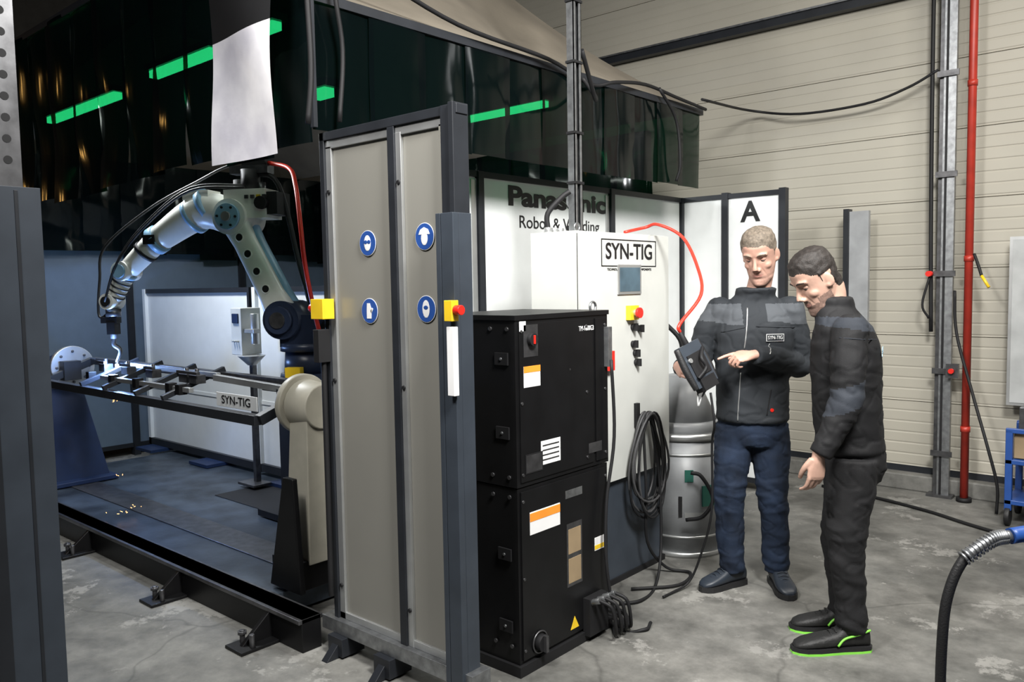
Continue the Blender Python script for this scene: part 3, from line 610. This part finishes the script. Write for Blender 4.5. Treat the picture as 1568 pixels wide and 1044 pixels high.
b.obj('perforated_upright')
b=B(['bluecart','steel']); b.bb((-.33,2.35,.80),(.6,3.2,.85),1)
for x in(-.28,.55):
    for y in(2.40,3.15): b.bb((x-.03,y-.03,0),(x+.03,y+.03,.80),0)
b.bb((-.28,2.4,.2),(.55,3.15,.23),0); b.obj('steel_workbench',bevel=.004)
b=B(['rubber','galv','bluecart'])
hp=[C(1.05,1.9,.02),C(1.14,2.05,.08),C(1.18,2.2,.35),C(1.18,2.2,.62),C(1.20,2.2,.75),C(1.245,2.2,.835),C(1.31,2.2,.875)]
b.tube(hp,.014,0,14); b.tube([C(1.245,2.2,.835),C(1.31,2.2,.875),C(1.36,2.2,.885)],.017,1,14)
q=smoothpts([C(1.235,2.2,.825),C(1.31,2.2,.875),C(1.35,2.2,.884)],8)
for i in range(len(q)-1):
    t=(q[i+1]-q[i]).normalized(); u,w=frame_of(t); b.torus(q[i],.018,.0035,u,w,1,16,6)
b.tube([C(1.36,2.2,.885),C(1.45,2.22,.89),C(1.6,2.3,.88)],.022,2,14)
b.tube([hp[0],C(.9,1.6,.02),C(1.2,1.0,.02),C(1.9,.8,.02)],.014,0)
b.obj('welding_torch_hose')
# ------------------------------------------------------------ people
def remesh(bd,voxel,smooth=2):
    me=bpy.data.meshes.new('tmp'); me.from_pydata([tuple(p) for p in bd.v],[],bd.f); me.update()
    o=bpy.data.objects.new('tmp',me); scene.collection.objects.link(o)
    r=o.modifiers.new('r','REMESH'); r.mode='VOXEL'; r.voxel_size=voxel
    s=o.modifiers.new('s','SMOOTH'); s.factor=.5; s.iterations=smooth
    bpy.context.view_layer.update()
    ev=o.evaluated_get(bpy.context.evaluated_depsgraph_get()); m2=bpy.data.meshes.new_from_object(ev)
    bpy.data.objects.remove(o); return m2
def finish(me,name,mats,labf,parent,T):
    for k in mats: me.materials.append(M[k])
    idx=[labf(p.center) for p in me.polygons]; me.polygons.foreach_set('material_index',idx); me.polygons.foreach_set('use_smooth',[True]*len(me.polygons))
    me.transform(T); me.update(); me.name=name
    o=bpy.data.objects.new(name,me); scene.collection.objects.link(o); o.parent=parent; return o
def erings(spec,l,f):
    l=V(l+(0,)).normalized(); f=V(f+(0,)).normalized(); out=[]
    for z,cx,cy,w,d in spec:
        ring=[]
        for t in range(28):
            a=t*math.tau/28; c_,s_=math.cos(a),math.sin(a); e=.85
            ring.append(V((cx,cy,z))+l*(w*math.copysign(abs(c_)**e,c_))+f*(d*math.copysign(abs(s_)**e,s_)))
        out.append(ring)
    return out
def segd(p,a,b_):
    ab=b_-a; t=max(0,min(1,(p-a).dot(ab)/ab.length_squared)); return (p-(a+ab*t)).length
def make_hand(name,wrist,d,back,s,curl,thumb,skin,parent,T,scale=1.0,spread=.5,tang=.72):
    h=B(['steel'])
    h.loft([[V((w*math.cos(t*math.tau/16),y,th*math.sin(t*math.tau/16))) for t in range(16)] for y,w,th in((-.03,.027,.020),(0,.028,.020),(.02,.034,.019),(.05,.041,.016),(.08,.042,.014),(.094,.036,.010))])
    xs=[.031,.0105,-.0105,-.030]; ls=[.072,.080,.074,.058]; rs=[.0090,.0092,.0088,.0078]
    for i in range(4):
        p=V((xs[i]*s,.078 if i<3 else .072,0)); ang=0; pts=[p]; rr=[rs[i]*1.05]; seg=[.45,.30,.25]
        p=p+V((0,.012,0)); pts.append(p); rr.append(rs[i]*1.05)
        sp=(xs[i]*s)*1.2
        for j in range(3):
            ang+=curl[i][j]; p=p+V((sp*spread,math.cos(ang),-math.sin(ang))).normalized()*ls[i]*seg[j]*1.05; pts.append(p); rr.append(rs[i]*(1-.09*(j+1)))
        h.tube(pts,rr,0,10,3); h.sph(pts[-1],rr[-1]*.98)
        for q,r_ in zip(pts[1:4],rr[1:4]): h.sph(q,r_*1.07,n=10)
    p=V((.022*s,.012,-.004)); pts=[p]; rr=[.016]; dv=V((tang*s,.66,-.25)).normalized()
    for j,(l_,r_) in enumerate(((.040,.0125),(.032,.0105),(.024,.009))):
        p=p+dv*l_; pts.append(p); rr.append(r_); dv=(dv+V((-thumb*s,.25,-thumb*.6))).normalized()
    h.tube(pts,rr,0,10,3); h.sph(pts[-1],.009)
    me=remesh(h,.0032,2)
    Y=V(d).normalized(); Z=V(back); Z=(Z-Y*Z.dot(Y)).normalized(); X_=Y.cross(Z)
    H=Matrix((X_,Y,Z)).transposed().to_4x4(); H=Matrix.Translation(V(wrist))@H@Matrix.Scale(scale,4)
    finish(me,name,[skin],lambda c:0,parent,T@H)
def make_head(name,center,face,neckbase,skin,hair,beard,parent,T,top=.078,sc=1.07,wide=1.03,roll=0):
    h=B(['steel'])
    spec=[(-.124,.016,.086,.050),(-.117,.034,.095,.02),(-.100,.049,.096,-.02),(-.07,.060,.092,-.05),(-.035,.067,.089,-.075),(.005,.071,.087,-.090),(.040,.075,.089,-.098),(.070,.074,.084,-.097),(.095,.064,.068,-.085),(.113,.043,.040,-.060),(.121,.014,-.0,-.028)]
    h.loft([[V((w*math.cos(t*math.tau/32),(yf+yb)/2+(yf-yb)/2*math.sin(t*math.tau/32),z)) for t in range(32)] for z,w,yf,yb in spec])
    h.tube([(0,.082,.022),(0,.092,.002),(0,.103,-.020),(0,.107,-.030)],[.007,.0085,.0115,.0125],0,12,3)
    for s in(-1,1):
        h.sph((s*.0125,.093,-.034),(.009,.011,.008)); h.sph((s*.076,-.010,-.004),(.007,.018,.031),rot=Matrix.Rotation(s*.4,3,'Z')); h.sph((s*.071,.0,-.022),(.010,.012,.013))
        h.tube([(s*.010,.082,.032),(s*.030,.081,.037),(s*.052,.064,.033)],[.008,.009,.007],0,10,3)
        h.sph((s*.036,.050,-.024),(.026,.027,.024)); h.sph((s*.036,.032,-.086),(.020,.042,.024))
    h.sph((0,.086,-.106),(.022,.013,.014)); h.sph((0,.081,-.064),(.026,.014,.018))
    Y=V(face).normalized(); X_=Y.cross(V((0,0,1))).normalized(); Z=X_.cross(Y)
    R3=Matrix((X_,Y,Z)).transposed()@Matrix.Rotation(roll,3,'Y')
    H=Matrix.Translation(V(center))@R3.to_4x4()@Matrix.Diagonal((sc*wide,sc,sc,1)); Hi=H.inverted()
    nb=Hi@V(neckbase); h.tube([(0,-.030,.0),(0,-.034,-.06),(V((0,-.034,-.06))*.5+nb*.5),nb],[.052,.052,.054,.060],0,20,3)
    me=remesh(h,.0036,6)
    for v in me.vertices:
        if v.co.y>.03:
            for s in(-1,1):
                g=math.exp(-(((v.co.x-s*.030)/.014)**2+((v.co.z-.012)/.011)**2)); v.co.y-=.0070*g
                v.co.y-=.0014*math.exp(-(((abs(v.co.x)-.020-(-.02-v.co.z)*.35)/.004)**2+((v.co.z+.045)/.018)**2))
            v.co.y-=.0035*math.exp(-((v.co.x/.03)**2+((v.co.z+.0805)/.006)**2))
            v.co.y-=.003*math.exp(-((v.co.x/.022)**2+((v.co.z+.0615)/.0022)**2))
    def hl(c):
        y=c.y; pts=[(-.2,-.070),(-.04,-.060),(-.022,-.010),(.004,-.010),(.014,.0),(.020,.034),(.044,.050),(.060,top),(.2,top)]
        for (a,za),(b_,zb) in zip(pts[:-1],pts[1:]):
            if a<=y<=b_: return za+(zb-za)*(y-a)/(b_-a)
        return top
    def ishair(c): return c.z>hl(c)+.004*noise.noise(c*60) and not(abs(c.x)>.0695 and c.z<.028 and -.036<c.y<.012)
    for v in me.vertices:
        if ishair(v.co):
            k=min(1,(v.co.z-hl(v.co))/.03); d=(v.co-V((0,-.01,-.0))).normalized(); v.co+=d*(.003*k+.0035*noise.noise(v.co*60)*k)+V((0,0,.009*k*min(1,max(0,(v.co.z-.05)/.05))))
    def lab(c):
        if ishair(c): return 1
        if abs(c.x)<.024-abs(c.z+.062)*1.2 and abs(c.z+.062)<.0075 and c.y>.085: return 3
        lim=-.046 if abs(c.x)<.026 else (-.066 if abs(c.x)<.05 else -.045)
        if c.y>-.0 and c.z<lim+.004*noise.noise(c*80) and c.z>-.128 : return 2
        return 0
    me.update(); finish(me,name,[skin,hair,'beard2' if beard else 'stub1','lip'],lab,parent,T@H)
    e=B(['eye','iris',skin,hair])
    for s in(-1,1):
        e.sph((s*.030,.0630,.009),.0130,0,16); e.sph((s*.030,.0740,.0055),(.0052,.003,.0045),1,12)
        e.sph((s*.030,.0635,.0125),(.0150,.0148,.0125),2,16)
        e.tube([(s*.018,.0745,.0075),(s*.030,.0780,.0070),(s*.042,.0720,.0065)],[.0008,.0013,.0008],1,6,4)
        e.tube([(s*.013,.0885,.034),(s*.030,.0885,.040),(s*.050,.074,.035)],[.0022,.0034,.0015],3,8,4)
    for v in e.v: v.xyz=(T@H@v)
    e.obj(name+'_features',parent)
def person(name,origin,S):
    P=empty(name); T=Matrix.Translation(C(*origin))@Matrix.Rotation(YAW,4,'Z')
    f=V(S['face']+(0,)).normalized(); l=V((-f.y,f.x,0))
    lt,ft=(l.x,l.y),(f.x,f.y)
    bd=B(['steel']); bd.loft(erings(S['torso'],lt,ft)); bd.loft(erings(S['pelvis'],lt,ft))
    for arm in S['arms']: bd.tube(arm[0],arm[1],0,16,4); bd.sph(arm[0][0],arm[1][0]*1.02)
    for leg in S['legs']: bd.tube(leg[0],leg[1],0,18,4)
    bd.loft(erings(S['collar'],lt,ft))
    me=remesh(bd,.0075,2); me.update()
    nor=[v.normal.copy() for v in me.vertices]
    for v,n in zip(me.vertices,nor):
        c=v.co.copy()
        w=V((c.x+.3*c.z,c.y,c.z))
        a=noise.noise(V((w.x*6,w.y*6,w.z*9)))+.6*(1-2*abs(noise.noise(V((w.x*8+3,w.y*8,w.z*16)))))
        near=0
        for arm in S['arms']:
            e=V(arm[0][S['elb']]); near=max(near,math.exp(-((c-e).length/.10)**2))
        for leg in S['legs']:
            kx=V(leg[0][2]); near=max(near,.8*math.exp(-((c-kx).length/.12)**2)); an=V(leg[0][-1]); near=max(near,1.0*math.exp(-((c-an).length/.10)**2))
        cr=max(0,1-abs(noise.noise(V((w.x*11+7,w.y*11,w.z*15))))*9)
        v.co+=n*(a*(.0060+.007*near)+.0035*near*math.sin(c.z*75+c.x*50+6*noise.noise(c*8))-.0035*cr)
    me.update()
    bvh=BVHTree.FromPolygons([v.co.copy() for v in me.vertices],[tuple(p.vertices) for p in me.polygons])
    arms=[[V(q) for q in a[0]] for a in S['arms']]
    def lab(c):
        arm=any(segd(c,a[i],a[i+1])<(.085 if c.z>S['hem']+.05 else .060) for a in arms for i in range(len(a)-1))
        if c.z<S['hem']and not arm: return 2
        return S['pattern'](c,arm)
    finish(me,name+'_clothed_body',S['mats'],lab,P,T)
    def hit(x,z,d=None,y=None):
        d=V(d).normalized() if d else -f
        o=V((x,y if y is not None else 0,z))-d*1.0
        r=bvh.ray_cast(o,d); return r[0],r[1]
    S['trims'](P,T,f,l,hit)
    for i,(pts,toe,k,sole) in enumerate(S['shoes']):
        a=V(pts); t=V(toe); dv=(t-a); dv.z=0; Ls=dv.length; dv.normalize(); sd_=V((-dv.y,dv.x,0)); sh=B([k,sole,'rubber'])
        def ring(s_,w,zt,zb=.022,n=20):
            out=[]
            for q in range(n):
                an=q*math.tau/n; cc=math.cos(an); ss=math.sin(an)
                out.append(V((a.x,a.y,0))+dv*s_+sd_*(w*math.copysign(abs(cc)**.7,cc))+V((0,0,(zt+zb)/2+(zt-zb)/2*math.copysign(abs(ss)**.8,ss))))
            return out
        rr=[(-.075,.020,.06),(-.068,.032,.095),(-.04,.038,.125),(0,.040,.13),(.04,.041,.115),(.08,.044,.088),(Ls*.62,.049,.072),(Ls*.82,.046,.060),(Ls*.94,.034,.048),(Ls,.014,.034)]
        sh.loft([ring(*q) for q in rr],0)
        def so(s_,w,z0,z1):
            return [V((a.x,a.y,z1))+dv*s_+sd_*w,V((a.x,a.y,z0))+dv*s_+sd_*w,V((a.x,a.y,z0))+dv*s_-sd_*w,V((a.x,a.y,z1))+dv*s_-sd_*w]
        sr=[(-.082,.02),(-.07,.036),(-.03,.042),(.05,.043),(Ls*.6,.053),(Ls*.82,.050),(Ls*.95,.036),(Ls+.008,.014)]
        sh.loft([so(s_,w,.0,.010) for s_,w in sr],1 if sole=='lime' else 2,False); sh.loft([so(s_,w*.99,.010,.028) for s_,w in sr],2,False)
        for j in range(5):
            s_=.055+.022*j; zt=.108-.010*j*1.1; c0=V((a.x,a.y,0))+dv*s_
            sh.tube([c0+sd_*.026+V((0,0,zt-.006)),c0+V((0,0,zt+.004)),c0-sd_*.026+V((0,0,zt-.006))],.0022,0,6,3)
        if sole=='lime':
            for sg in(-1,1):
                c0=V((a.x,a.y,0)); sh.tube([c0-dv*.065+sd_*sg*.036+V((0,0,.10)),c0-dv*.01+sd_*sg*.044+V((0,0,.085)),c0+dv*.05+sd_*sg*.047+V((0,0,.07)),c0+dv*.08+sd_*sg*.05+V((0,0,.04))],.005,1,6,4)
        for v in sh.v: v.xyz=T@v
        sh.obj(name+'_shoe_%d'%(i+1),P)
    make_head(name+'_head',S['head'],S['hface'],S['neck'],*S['hm'],P,T,S.get('top',.078),roll=S.get('roll',0))
    for i,hd in enumerate(S['hands']): make_hand(name+'_hand_%d'%(i+1),*hd[:7],P,T,*hd[7:])
    return P,T
def patch(P,T,name,c,n,w,h,k,round_=False,up=V((0,0,1))):
    n=V(n).normalized(); x=up.cross(n).normalized(); y=n.cross(x); s=B([k])
    if round_: s.cyl(c-n*.004,c+n*.003,w/2,k=0,n=24)
    else: s.box(c,(w,h,.004),0,Matrix((x,y,n)).transposed())
    for v in s.v: v.xyz=T@v
    s.obj(name,P)
    return T@(c+n*.0025),(T.to_3x3()@Matrix((x,y,n)).transposed())
def ptube(P,T,name,pts,r,k):
    s=B([k]); s.tube(pts,r,0,8,3)
    for v in s.v: v.xyz=T@v
    s.obj(name,P)
def trims1(P,T,f,l,hit):
    def line(x0,z0,x1,z1,k,nm,r,n=8):
        pts=[]
        for i in range(n):
            c,nn=hit(x0+(x1-x0)*i/(n-1),z0+(z1-z0)*i/(n-1),(0,1,0))
            if c and (not pts or abs(c.y-pts[-1].y)<.05): pts.append(c+nn*.0008)
        if len(pts)>3: ptube(P,T,nm,pts,r,k)
    line(-.03,1.46,-.055,1.26,'alu','man_jacket_zip_upper',.003,10); line(-.07,1.14,-.085,.90,'alu','man_jacket_zip_lower',.003,10)
    line(.06,1.285,.035,1.24,'alu','man_pocket_zip',.0025); line(-.15,1.34,-.05,1.365,'jk1','man_yoke_seam_1',.0025); line(.0,1.37,.20,1.36,'jk1','man_yoke_seam_2',.0025)
    line(.05,.93,.07,1.06,'jk2','man_hem_pocket',.0025)
    c,n=hit(.085,1.315,(0,1,0))
    if c:
        n=V((n.x,n.y,0)).normalized(); pp,R=patch(P,T,'man_chest_label',c+n*.002,n,.088,.036,'signw'); pp2,R=patch(P,T,'man_chest_label_field',c+n*.003,n,.083,.031,'jk1'); text('SYN-TIG',.018,pp2+(R@V((0,0,.0006))),R,'signw',P,'man_label_text',.072)
    c,n=hit(.075,.955,(0,1,0))
    if c: patch(P,T,'man_red_badge',c,n,.018,.018,'red',True)
def pat1(c,arm):
    if c.z>1.385+.01*math.sin(c.x*20) and not(c.y<-.02 and abs(c.x-.0)<.055) and c.z<1.48: return 1
    return 0
S1=dict(face=(-.30,-.95),hem=.885,elb=2,
 torso=[(.885,.02,.0,.172,.138),(.90,.02,.0,.182,.144),(.95,.02,.0,.178,.138),(1.08,.02,.0,.180,.136),(1.22,.025,.0,.190,.142),(1.34,.03,.0,.195,.140),(1.43,.03,.01,.178,.122),(1.485,.03,.015,.135,.10),(1.53,.035,.010,.085,.082)],
 pelvis=[(.76,.02,.0,.140,.105),(.82,.02,.0,.160,.120),(.90,.02,.0,.162,.122),(.98,.02,0,.155,.115)],
 collar=[(1.47,.035,.01,.105,.09),(1.52,.036,.004,.096,.090),(1.555,.038,-.006,.100,.094),(1.56,.038,-.006,.078,.074)],
 arms=[([(-.130,.06,1.445),(-.195,.07,1.33),(-.235,.08,1.19),(-.31,-.03,1.165),(-.375,-.135,1.175)],[.070,.067,.061,.055,.045]),
       ([(.195,-.045,1.445),(.235,-.03,1.31),(.26,-.01,1.17),(.12,-.13,1.20),(-.03,-.215,1.235)],[.070,.067,.062,.056,.045])],
 legs=[([(-.06,.02,.86),(-.078,.01,.70),(-.095,.0,.50),(-.085,.03,.30),(-.068,.045,.085)],[.104,.096,.076,.070,.064]),
       ([(.10,.0,.86),(.112,-.01,.70),(.122,-.02,.50),(.145,.01,.30),(.16,.03,.085)],[.104,.096,.076,.070,.064])],
 shoes=[((-.065,.05,0),(-.25,-.04,0),'shoe1','shoe1'),((.165,.03,0),(.16,-.18,0),'shoe1','shoe1')],
 head=(.045,-.040,1.722),hface=(-.48,-.76,-.46),neck=(.035,.01,1.46),hm=('skin1','hair1',False),top=.076,roll=.04,
 hands=[((-.388,-.152,1.178),(.02,-1,-.05),(-.95,-.1,.25),-1,[(.55,.5,.4),(.6,.55,.4),(.65,.6,.4),(.7,.6,.4)],.35,'skin1'),
        ((-.045,-.222,1.238),(-.93,-.26,-.10),(-.1,-.5,.85),1,[(.15,.10,.08),(1.0,1.2,.7),(1.1,1.3,.7),(1.1,1.3,.7)],.45,'skin1')],
 mats=['jk1','jk1b','jean'],pattern=pat1,trims=trims1)
P1,T1=person('man_holding_pendant',(1.205,4.15,0),S1)
b=B(['blackm','screen','postgrey','alu','red','rubber'])
Lx=V((.42,-.12,-.88)).normalized(); N=V((.45,-.70,.30)); N=(N-Lx*N.dot(Lx)).normalized(); W=Lx.cross(N); R=Matrix((W,Lx,N)).transposed(); pc=V((-.325,-.26,1.20)); q=.86
b.box(pc,(.17*q,.25*q,.035),2,R); b.box(pc+N*.020,(.13*q,.13*q,.008),0,R); b.box(pc-N*.020,(.15*q,.15*q,.008),1,R); b.box(pc+Lx*.115*q,(.12*q,.06,.06),0,R)
for sg in(-1,1): b.tube([pc+W*.085*q*sg-Lx*.12*q,pc+W*.095*q*sg,pc+W*.085*q*sg+Lx*.12*q],[.016,.018,.016],5,10,4)
b.tube([pc+N*.03-W*.06-Lx*.06,pc+N*.05-Lx*.02,pc+N*.05+Lx*.03,pc+N*.03+W*.06+Lx*.06],.009,0); b.cyl(pc-Lx*.10,pc-Lx*.17,.016,.012,k=0); b.cyl(pc-Lx*.03+W*.05+N*.02,pc-Lx*.03+W*.05+N*.03,.012,k=3)
b.tube([pc+Lx*.12,pc+Lx*.17+V((-.05,0,0)),pc+Lx*.22+V((-.09,0,0)),pc+Lx*.15+V((-.06,.01,0))],.005,3)
for v in b.v: v.xyz=T1@v
b.obj('teach_pendant',bevel=.003)
b=B(['redcab','blackm'])
pe=T1@(pc-Lx*.172)
b.tube([(-2.45,3.72,1.866),C(.74,4.5,1.895),C(.80,4.44,1.905),C(.913,4.35,1.83),C(.958,4.2,1.667),C(.94,4.05,1.53),pe+V((0,0,.04)),pe],.0085,0)
b.obj('pendant_red_cable')
b=B(['blackm']); pz=T1@(pc+Lx*.150); b.tube([pz,pz+V((.02,0,-.15)),C(.97,3.95,.80),C(.98,4.0,.45),C(.95,4.1,.2),C(.90,4.15,.04),C(.80,4.08,.012),C(.74,4.02,.012)],.006,0); b.obj('pendant_data_cable')
def trims2(P,T,f,l,hit):
    c,n=hit(.11,1.30,(-.45,.89,0),-.07)
    if c:
        n=V((n.x+.15,n.y,0)).normalized(); x=V((0,0,1)).cross(n); R=T.to_3x3()@Matrix((x,V((0,0,1)),n)).transposed()
        text('gova',.045,T@(c+n*.008),R,'textb',P,'man_back_print',.10,ext=.001)
    pts=[]
    for i in range(8):
        c,n=hit(-.10+.22*i/7,1.36-.02*i/7,(0,1,0))
        if c: pts.append(c+n*.0005)
    if len(pts)>3: ptube(P,T,'man_yoke_seam',pts,.002,'jk2b')
def pat2(c,arm):
    if arm and 1.06+.3*(c.x+.1)<c.z<1.16+.3*(c.x+.1) and c.y<0: return 1
    if 1.385-.15*c.x<c.z<1.44: return 1
    return 0
S2=dict(face=(-.93,.36),hem=.855,elb=2,
 torso=[(.855,.035,.0,.158,.132),(.87,.035,.0,.168,.142),(.92,.03,.0,.164,.138),(1.06,.02,.0,.170,.142),(1.2,.015,.0,.178,.144),(1.31,.01,.0,.183,.138),(1.39,-.0,.0,.172,.120),(1.44,-.02,.003,.125,.095),(1.48,-.038,.006,.080,.078)],
 pelvis=[(.73,.04,.0,.130,.12),(.79,.045,.0,.150,.138),(.88,.045,.0,.150,.132),(.96,.03,0,.15,.12)],
 collar=[(1.41,-.02,.003,.10,.092),(1.47,-.035,.005,.082,.082),(1.515,-.045,.006,.080,.082),(1.52,-.045,.006,.062,.062)],
 arms=[([(-.035,-.160,1.38),(-.055,-.195,1.25),(-.075,-.210,1.10),(-.130,-.225,.98),(-.180,-.225,.885)],[.072,.070,.062,.055,.045]),
       ([(.055,.160,1.38),(.075,.195,1.25),(.085,.205,1.11),(.055,.19,1.0),(.02,.17,.91)],[.070,.068,.060,.054,.044])],
 legs=[([(.015,-.075,.83),(.005,-.085,.68),(-.015,-.09,.47),(.005,-.09,.28),(.015,-.09,.085)],[.106,.098,.076,.066,.060]),
       ([(.065,.08,.83),(.055,.08,.68),(.03,.08,.47),(.045,.10,.28),(.06,.11,.085)],[.106,.096,.075,.066,.060])],
 shoes=[((.015,-.09,0),(-.24,-.10,0),'shoe2','lime'),((.06,.11,0),(-.17,.13,0),'shoe2','lime')],
 head=(-.115,.0,1.595),hface=(-.84,-.12,-.58),neck=(-.035,.0,1.40),hm=('skin2','hair2',True),top=.072,
 hands=[((-.187,-.226,.874),(-.10,.03,-1),(.30,-.95,.1),1,[(.35,.45,.35),(.4,.5,.35),(.45,.5,.35),(.5,.55,.35)],.35,'skin2',1.0,.2,.42),
        ((.015,.17,.905),(-.2,.0,-1),(-.2,.9,.1),-1,[(.25,.35,.25),(.3,.4,.3),(.35,.4,.3),(.4,.45,.3)],.25,'skin2',1.0,.3,.5)],
 mats=['jk2','jk2b','trou'],pattern=pat2,trims=trims2)
person('man_in_profile',(1.426,3.51,0),S2)
# ------------------------------------------------------------ lights
def area(name,loc,tgt,size,power,col=(1,1,1),spread=180):
    l=bpy.data.lights.new(name,'AREA'); l.energy=power; l.size=size; l.color=col; l.spread=math.radians(spread)
    o=bpy.data.objects.new(name,l); scene.collection.objects.link(o); o.location=loc
    o.rotation_euler=(V(tgt)-V(loc)).to_track_quat('-Z','Y').to_euler(); return o
def point(name,loc,power,col,r=.03):
    l=bpy.data.lights.new(name,'POINT'); l.energy=power; l.color=col; l.shadow_soft_size=r
    o=bpy.data.objects.new(name,l); scene.collection.objects.link(o); o.location=loc
area('hall_lamp_key',(.2,1.6,4.0),(-3.0,4.0,1.2),.9,190,(1,.985,.955),120)
area('hall_lamp_right',(.4,4.4,4.6),(-1.5,5.6,.3),1.2,58,(1,.96,.88),130)
area('added_face_fill',(-1.9,-.2,4.2),(-1.6,3.8,1.3),.6,55,(1,.97,.93),95)  # added fill light to put highlights on the faces
area('hall_lamp_overhead',(-2.4,-.8,6.2),(-3.4,1.8,0),2.0,55,(.95,.97,1),120)
point('arc_light',tuple(tip+V((.0,-.04,.04))),34,(.28,.48,1),.03)
area('cell_lamp',(-5.7,2.55,2.85),(-5.4,3.3,1.4),.3,62,(.94,.97,1))
area('cell_lamp_blue',(-7.3,3.0,2.4),(-7.2,3.4,1.0),.4,5,(.30,.5,1))
w=bpy.data.worlds.new('world'); scene.world=w; w.use_nodes=True
w.node_tree.nodes['Background'].inputs[0].default_value=(.5,.55,.6,1); w.node_tree.nodes['Background'].inputs[1].default_value=.05
# ------------------------------------------------------------ camera
p=math.radians(4.0); r=math.radians(1.0)
F_=C(0,math.cos(p),-math.sin(p)); U0=C(0,math.sin(p),math.cos(p)); R0=C(1,0,0)
U=U0*math.cos(r)+R0*math.sin(r); Rr=R0*math.cos(r)-U0*math.sin(r)
cam=bpy.data.cameras.new('camera'); cam.lens=28.7; cam.sensor_width=36; co=bpy.data.objects.new('camera',cam); scene.collection.objects.link(co)
co.matrix_world=Matrix.Translation((0,0,1.6))@Matrix((Rr,U,-F_)).transposed().to_4x4()
scene.camera=co
